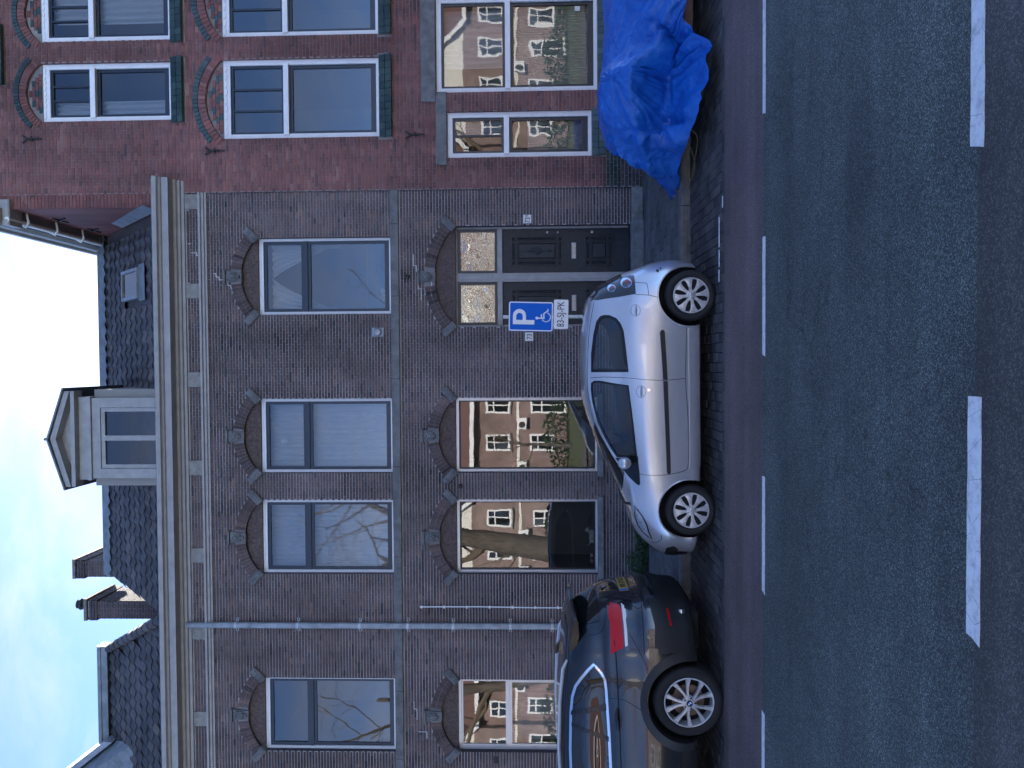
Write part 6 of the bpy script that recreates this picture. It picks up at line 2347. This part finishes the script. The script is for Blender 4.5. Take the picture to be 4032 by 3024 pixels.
m = MB(); Cw = Vector((-.88, YC - .34, .9)); t1 = Vector((0, 1, 0)); t2 = Vector((.35, 0, .93))
m.tube([Cw + (t1 * math.cos(R(a)) + t2 * math.sin(R(a))) * .175 for a in range(0, 361, 15)], .014, 8); m.tube([Cw - t1 * .17, Cw + t1 * .17], .02, 6); m.build('steering_wheel', 'plastic_black', car, smooth=True)

# ---------------------------------------------------------------- the dark estate-type off-roader
YX = 9.07
rings = [
    dict(xf=-7.2, xr=-2.8, w=.86, z=.24, nf=6, nr=3, xm=-3.7),
    dict(xf=-7.35, xr=-2.62, w=.935, z=.3, nf=6, nr=3, xm=-3.7),
    dict(xf=-7.42, xr=-2.6, w=.969, z=.45, nf=6, nr=3, xm=-3.7),
    dict(xf=-7.43, xr=-2.56, w=.974, z=.62, nf=6, nr=3, xm=-3.7),
    dict(xf=-7.4, xr=-2.56, w=.958, z=.78, nf=6, nr=3, xm=-3.7),
    dict(xf=-7.36, xr=-2.6, w=.936, z=[(-7.4, .88), (-2.5, .9)], nf=6, nr=3, xm=-3.7),
    dict(xf=-7.32, xr=-2.62, w=.91, z=[(-7.4, .95), (-5, 1.02), (-2.5, 1.04)], nf=6, nr=3, xm=-3.7),
    dict(xf=-7.22, xr=-2.635, w=.888, z=[(-7.3, 1.02), (-5.5, 1.1), (-4, 1.12), (-2.5, 1.14)], nf=6, nr=3, xm=-3.7),
    dict(xf=-6.95, xr=-2.66, w=.868, z=[(-7, 1.08), (-6, 1.14), (-5, 1.165), (-4, 1.185), (-3.3, 1.22), (-2.6, 1.22)], nf=6, nr=3, xm=-3.7),
    dict(xf=-6.05, xr=-2.69, w=.85, z=[(-6.1, 1.17), (-5, 1.22), (-4, 1.25), (-3.3, 1.29), (-2.6, 1.28)], nf=6, nr=3, xm=-3.7),
    dict(xf=-5.5, xr=-2.83, w=.825, z=[(-5.6, 1.42), (-4, 1.46), (-2.8, 1.43)], nf=3.6, nr=4.6),
    dict(xf=-5.1, xr=-2.96, w=.765, z=[(-5.2, 1.6), (-4, 1.63), (-2.9, 1.565)], nf=3.6, nr=4.6),
    dict(xf=-4.95, xr=-2.93, w=.7, z=[(-5, 1.665), (-4, 1.695), (-2.9, 1.625)], nf=3.8, nr=4.6),
    dict(xf=-4.8, xr=-2.92, w=.5, z=[(-4.9, 1.705), (-4, 1.735), (-2.9, 1.655)], nf=6, nr=3, xm=-3.7),
    dict(xf=-4.7, xr=-2.95, w=.02, z=[(-4.8, 1.72), (-4, 1.75), (-2.95, 1.67)], nf=6, nr=3, xm=-3.7),
]
x5 = CarBody(rings, YX)
suv = empty('car', (-5.0, YX, 0), 'large dark grey off-road car with yellow rear plate beside the drainpipe', 'car')
XR, XF, XZ, XW = -3.6, -6.53, .365, .37
cut = []
for wx in (XR, XF):
    for sg_ in (-1, 1):
        yy = sorted((YX + sg_ * .62, YX + sg_ * 1.2))
        cut.append((cut_cyl(wx, XZ + .01, .425, *yy), 'liner'))
x5.finish('body', ['paint_dark'], suv, cut)
glass = [(-3.24, 1.365), (-3.27, 1.325), (-3.33, 1.27), (-3.4, 1.232), (-3.51, 1.218), (-3.71, 1.207), (-3.96, 1.19), (-4.4, 1.17), (-5.55, 1.15), (-5.3, 1.38), (-4.98, 1.58), (-4.6, 1.618), (-4.2, 1.63), (-3.8, 1.622), (-3.62, 1.605), (-3.5, 1.57), (-3.4, 1.505), (-3.31, 1.435)]
for side in ('near', 'far'):
    sgn = -1 if side == 'near' else 1
    ch = x5.patch(glass, side, .004, 'window_trim', 'chrome', suv, .06)
    gi = inset(glass, .028)
    x5.patch(gi, side, .008, 'pane', 'glass_privacy', ch, .06)
    for po in ([(-3.77, 1.6), (-3.82, 1.61), (-3.73, 1.23), (-3.66, 1.235)], [(-3.9, 1.6), (-3.94, 1.6), (-4.07, 1.205), (-4.02, 1.205)], [(-4.72, 1.59), (-4.84, 1.575), (-4.86, 1.19), (-4.74, 1.19)]):
        x5.patch(po, side, .011, 'window_pillar', 'trim_black', ch, .06)
    # lower cladding and arches in black plastic
    for wx in (XR, XF):
        out_p = [(wx + .53 * math.cos(R(a)), XZ + .01 + .505 * math.sin(R(a))) for a in range(-12, 193, 8)]
        in_p = [(wx + .43 * math.cos(R(a)), XZ + .01 + .43 * math.sin(R(a))) for a in range(-12, 193, 8)]
        m = MB()
        A_, B_ = [], []
        for a, b in zip(out_p, in_p):
            p, n_ = x5.hit(a[0], a[1], side); q, n2 = x5.hit(b[0], b[1], side)
            if p is None or q is None: continue
            A_.append(p + n_ * .004); B_.append(q + n2 * .024)
        n = len(A_)
        Cc = [Vector((b.x, YX + sgn * .8, b.z)) for b in B_]
        m.add(A_ + B_ + Cc, [(i, i + 1, n + i + 1, n + i) for i in range(n - 1)] + [(n + i, n + i + 1, 2 * n + i + 1, 2 * n + i) for i in range(n - 1)])
        m.build('arch_cladding', 'plastic_black', suv, smooth=True, recalc=False)
    x5.patch([(-3.05, .26), (-3.1, .66), (-2.8, .7), (-2.66, .73), (-2.62, .745), (-2.62, .3), (-2.7, .28)], side, .006, 'bumper_cladding', 'plastic_black', suv, .05)
    x5.patch([(-4.12, .25), (-4.1, .45), (-6.0, .45), (-6.0, .25)], side, .008, 'sill_cladding', 'plastic_black', suv, .08)
    # joints
    x5.seam([(-3.6, 1.215), (-3.59, 1.1), (-3.62, 1.0), (-3.72, .83), (-3.8, .79)], side, suv)
    x5.seam([(-2.88, 1.0), (-2.93, .97), (-3.12, .86), (-3.28, .79)], side, suv)
    x5.seam([(-4.8, 1.19), (-4.82, .8), (-4.8, .45)], side, suv)
    x5.seam([(-5.55, 1.15), (-5.62, .8), (-5.55, .45)], side, suv)
    # shoulder crease as a fine highlight edge
    x5.seam([(-2.98, 1.135), (-3.3, 1.12), (-3.58, 1.108), (-4.2, 1.085), (-5.5, 1.05), (-6.6, 1.02)], side, suv, .0075, 'paint_dark', 'crease', .001)
    # handles
    for hx in (-3.82, -5.0):
        m = MB(); pts = []
        for k in range(9):
            q, nn = x5.hit(hx - .125 + k * .031, 1.105 + (.01 if k > 4 else 0), side)
            pts.append(q + nn * (.006 + .022 * math.sin(math.pi * k / 8)))
        m.tube(pts, [.008] + [.017] * 7 + [.008], 8)
        x5.patch([(hx + .13 * math.cos(R(k * 20)), 1.107 + .04 * math.sin(R(k * 20))) for k in range(18)], side, .0015, 'handle_dish', 'trim_black', suv, .05)
        m.build('door_handle', 'paint_dark', suv, smooth=True)
    # tail lamp, body side
    tlp = [(-2.71, 1.19), (-2.8, 1.19), (-2.9, 1.175), (-2.965, 1.14), (-3.0, 1.11), (-2.96, 1.05), (-2.87, .995), (-2.76, .965), (-2.71, .97)]
    tl_ = x5.patch(tlp, side, .004, 'tail_lamp', 'lamp_dark', suv, .04)
    x5.patch([(-2.72, 1.182), (-2.8, 1.181), (-2.838, 1.175), (-2.83, 1.04), (-2.72, 1.035)], side, .009, 'lamp_glass', 'lamp_red', tl_, .03)
    x5.patch([(-2.855, 1.172), (-2.9, 1.162), (-2.945, 1.14), (-2.97, 1.11), (-2.93, 1.06), (-2.85, 1.035)], side, .009, 'lamp_glass', 'lamp_red', tl_, .03)
    x5.patch([(-2.72, 1.022), (-2.8, 1.02), (-2.83, 1.01), (-2.78, .99), (-2.72, .992)], side, .009, 'lamp_strip', 'sign_white', tl_, .03)
    x5.patch([(-2.7, .56), (-2.84, .54), (-2.84, .52), (-2.7, .538)], side, .012, 'reflector', 'lamp_red', suv, .04)
    # roof rail
    m = MB(); yy = YX + sgn * .7
    m.tube([(-3.25, yy, 1.645), (-3.35, yy + sgn * .005, 1.69), (-3.7, yy + sgn * .01, 1.725), (-4.2, yy + sgn * .01, 1.74), (-4.8, yy, 1.715), (-4.95, yy, 1.66)], [.014, .02, .02, .02, .02, .014], 8); m.build('roof_rail', 'alu_frame', suv, smooth=True)
    m = MB(); ellips(m, (-5.35, YX + sgn * 1.02, 1.25), (.07, .12, .085), 12, 8); m.tube([(-5.35, YX + sgn * .88, 1.2), (-5.35, YX + sgn * 1.0, 1.22)], .03, 8); m.build('mirror', 'paint_dark', suv, smooth=True)
    x5.patch([(-7.2, .98), (-7.0, 1.02), (-6.75, 1.03), (-6.7, .97), (-6.95, .9), (-7.25, .88)], side, .005, 'headlamp', 'lamp_clear', suv, .05)
# rear face
x5.patch([(-.62, 1.285), (.62, 1.285), (.6, 1.4), (.54, 1.53), (-.54, 1.53), (-.6, 1.4)], 'rear', .006, 'rear_window', 'glass_privacy', suv, .05)
for s_ in (-1, 1):
    tl_ = x5.patch([(s_ * .44, 1.17), (s_ * .83, 1.19), (s_ * .86, .98), (s_ * .5, .99)], 'rear', .004, 'tail_lamp', 'lamp_dark', suv, .04)
    x5.patch([(s_ * .46, 1.16), (s_ * .83, 1.18), (s_ * .84, 1.04), (s_ * .52, 1.05)], 'rear', .008, 'lamp_glass', 'lamp_red', tl_, .04)
    x5.patch([(s_ * .5, 1.035), (s_ * .84, 1.025), (s_ * .84, .995), (s_ * .54, 1.005)], 'rear', .008, 'lamp_strip', 'sign_white', tl_, .04)
    m = MB(); m.lathe([(.035, 0), (.05, .0), (.052, .02), (.052, -.16)], 'x', (-2.72, YX + s_ * .62, .385), 20); m.build('exhaust', 'chrome', suv, smooth=True)
    m = MB(); m.lathe([(0, -.03), (.04, -.03)], 'x', (-2.72, YX + s_ * .62, .385), 16); m.build('exhaust_bore', 'liner', suv)
x5.patch([(-.9, .3), (.9, .3), (.92, .5), (.9, .72), (.6, .66), (-.6, .66), (-.9, .72), (-.92, .5)], 'rear', .007, 'bumper_cladding', 'plastic_black', suv, .06)
x5.patch([(-.4, .34), (.4, .34), (.46, .48), (-.46, .48)], 'rear', .015, 'skid_plate', 'plastic_black', suv, .06)
x5.seam([(-.9, .83), (-.5, .815), (0, .81), (.5, .815), (.9, .83)], 'rear', suv, .005)
x5.seam([(-.68, 1.5), (-.7, 1.25), (-.5, 1.18), (-.5, .98), (-.62, .86), (-.6, .815)], 'rear', suv, .004)
x5.seam([(.68, 1.5), (.7, 1.25), (.5, 1.18), (.5, .98), (.62, .86), (.6, .815)], 'rear', suv, .004)
x5.patch([(-.28, .9), (.28, .9), (.28, 1.03), (-.28, 1.03)], 'rear', .002, 'plate_recess', 'trim_black', suv, .05)
pl_ = x5.patch([(-.26, .912), (.26, .912), (.26, 1.022), (-.26, 1.022)], 'rear', .012, 'rear_plate', 'plate_yellow', suv, .05, thick=.008)
p0, n0 = x5.hit(0, .967, 'rear')
x5.patch([(-.26, .914), (-.215, .914), (-.215, 1.02), (-.26, 1.02)], 'rear', .0135, 'plate_band', 'sign_blue', pl_, .05)
rear_face = Matrix.Translation((p0.x + .0145, YX + .02, .967)) @ Matrix.Rotation(R(-4), 4, 'Y') @ Matrix(((0, 0, 1, 0), (1, 0, 0, 0), (0, 1, 0, 0), (0, 0, 0, 1)))
text_mesh('plate_text', 'NX-271-K', .1, 'text_black', rear_face, pl_, .82)
# emblem on the tailgate: ring with quartered disc
def roundel(parent, mw, r):
    m = MB(); m.lathe([(r * .62, .002), (r * .66, .005), (r * .97, .005), (r, 0), (r * .62, 0)], 'z', (0, 0, 0), 28); o = m.build('emblem', 'trim_black', parent, smooth=True)
    o.data.transform(mw)
    for q in range(4):
        m = MB(); m.add([(0, 0, .003)] + [(r * .62 * math.cos(R(90 * q + 15 * k)), r * .62 * math.sin(R(90 * q + 15 * k)), .003) for k in range(7)], [tuple(range(8))])
        o2 = m.build('quadrant', 'sign_white' if q % 2 else 'sign_blue', o, recalc=False); o2.data.transform(mw)
    return o


p1, _n = x5.hit(0, 1.19, 'rear')
roundel(suv, Matrix.Translation((p1.x + .006, YX, 1.19)) @ Matrix.Rotation(R(-8), 4, 'Y') @ Matrix(((0, 0, 1, 0), (1, 0, 0, 0), (0, 1, 0, 0), (0, 0, 0, 1))), .042)
# spoiler over the rear screen
m = MB()
pr = [(-3.1, 1.675), (-2.78, 1.625), (-2.7, 1.6), (-2.69, 1.58), (-2.72, 1.565), (-2.88, 1.555), (-3.05, 1.6)]
n = 24
vs_ = []
for k in range(n + 1):
    t_ = -1 + 2 * k / n
    yy = YX + t_ * .68
    dx, dz = -.12 * abs(t_) ** 3, -.045 * t_ * t_
    for (a, b) in pr: vs_.append((a + dx, yy, b + dz))
q = len(pr)
m.add(vs_, [(k * q + i, (k + 1) * q + i, (k + 1) * q + (i + 1) % q, k * q + (i + 1) % q) for k in range(n) for i in range(q)] + [tuple(range(q)), tuple(n * q + i for i in range(q))])
sp_ = m.build('spoiler', 'paint_dark', suv, smooth=True)
m = MB(); m.tube([(-2.78, YX + .05, 1.3), (-2.7, YX - .1, 1.285), (-2.83, YX - .42, 1.32)], .012, 6); m.build('wiper', 'plastic_black', suv, smooth=True)
m = MB(); m.prism([(-3.42, 1.72), (-3.28, 1.7), (-3.36, 1.775), (-3.44, 1.765)], YX - .025, YX + .025); m.build('roof_fin', 'paint_dark', suv)
x5.patch([(-.66, 1.22), (.66, 1.22), (.56, 1.6), (-.56, 1.6)], 'front', .004, 'windscreen', 'glass_privacy', suv, .08)
x5.patch([(-.4, .72), (.4, .72), (.38, .95), (-.38, .95)], 'front', .006, 'grille', 'plastic_black', suv, .08)
box_obj('underbody', (-7.0, -2.75, YX - .62, YX + .62, .2, .28), 'liner', suv)


def spoke_rim(parent, r, sgn):
    m = MB()
    m.lathe([(r, -sgn * .02), (r, sgn * .004), (r - .006, sgn * .008), (r - .014, sgn * .004), (r - .02, -sgn * .03), (r - .03, -sgn * .12)], 'y', (0, 0, 0), 64)
    rim = m.build('rim', 'rim_silver', parent, smooth=True)
    sp = MB()
    for k in range(5):
        for s_ in (-1, 1):
            # each pair leaves the hub together and spreads to the rim
            prof = [(.05, .16, .036, .024), (.08, .17, .03, .02), (.12, .2, .028, .014), (.17, .26, .034, .008), (.21, .3, .046, .004), (r - .01, .325, .066, .002)]
            vs_ = []
            for (rad_, da, w, hgt) in prof:
                a = R(72 * k + 20) + s_ * da
                cx_, cz_ = rad_ * math.cos(a), rad_ * math.sin(a)
                tx, tz = -math.sin(a), math.cos(a)
                h = w / 2
                vs_ += [(cx_ - tx * h, sgn * (hgt - .03), cz_ - tz * h), (cx_ - tx * h * .75, sgn * hgt, cz_ - tz * h * .75), (cx_ + tx * h * .75, sgn * hgt, cz_ + tz * h * .75), (cx_ + tx * h, sgn * (hgt - .03), cz_ + tz * h)]
            sp.add(vs_, [(i * 4 + j, i * 4 + j + 1, (i + 1) * 4 + j + 1, (i + 1) * 4 + j) for i in range(len(prof) - 1) for j in range(3)])
    sp.lathe([(0, sgn * .02), (.045, sgn * .024), (.07, sgn * .02), (.078, -sgn * .01)], 'y', (0, 0, 0), 30)
    so = sp.build('spokes', 'rim_silver', parent, smooth=True, angle=35)
    for k in range(5):
        a = R(72 * k + 56)
        m = MB(); m.lathe([(0, sgn * .0235), (.011, sgn * .0235), (.011, sgn * .015)], 'y', (.057 * math.cos(a), 0, .057 * math.sin(a)), 10); m.build('wheel_bolt', 'iron', so)
    roundel(so, Matrix.Translation((0, sgn * .025, 0)) @ Matrix.Rotation(R(90 if sgn < 0 else -90), 4, 'X'), .032)
    m = MB(); m.lathe([(0, -sgn * .06), (.17, -sgn * .06), (.17, -sgn * .08), (0, -sgn * .08)], 'y', (0, 0, 0), 36); m.build('brake_disc', 'brake', parent, smooth=True, angle=30)
    m = MB(); m.lathe([(0, -sgn * .1), (r - .01, -sgn * .1), (r, -sgn * .2), (0, -sgn * .2)], 'y', (0, 0, 0), 36); m.build('drum', 'liner', parent)


for wx in (XR, XF):
    for sg_ in (-1, 1):
        yo = YX + sg_ * .955
        wh = empty('wheel', (wx, yo, XZ)); wh.parent = suv; wh.matrix_parent_inverse = Matrix.Translation(-Vector(suv.location))
        tyre(wh, 0, 0, 0, XW, .265, .26, sg_)
        spoke_rim(wh, .265, sg_)
        for ch in wh.children: ch.matrix_parent_inverse = Matrix.Identity(4)
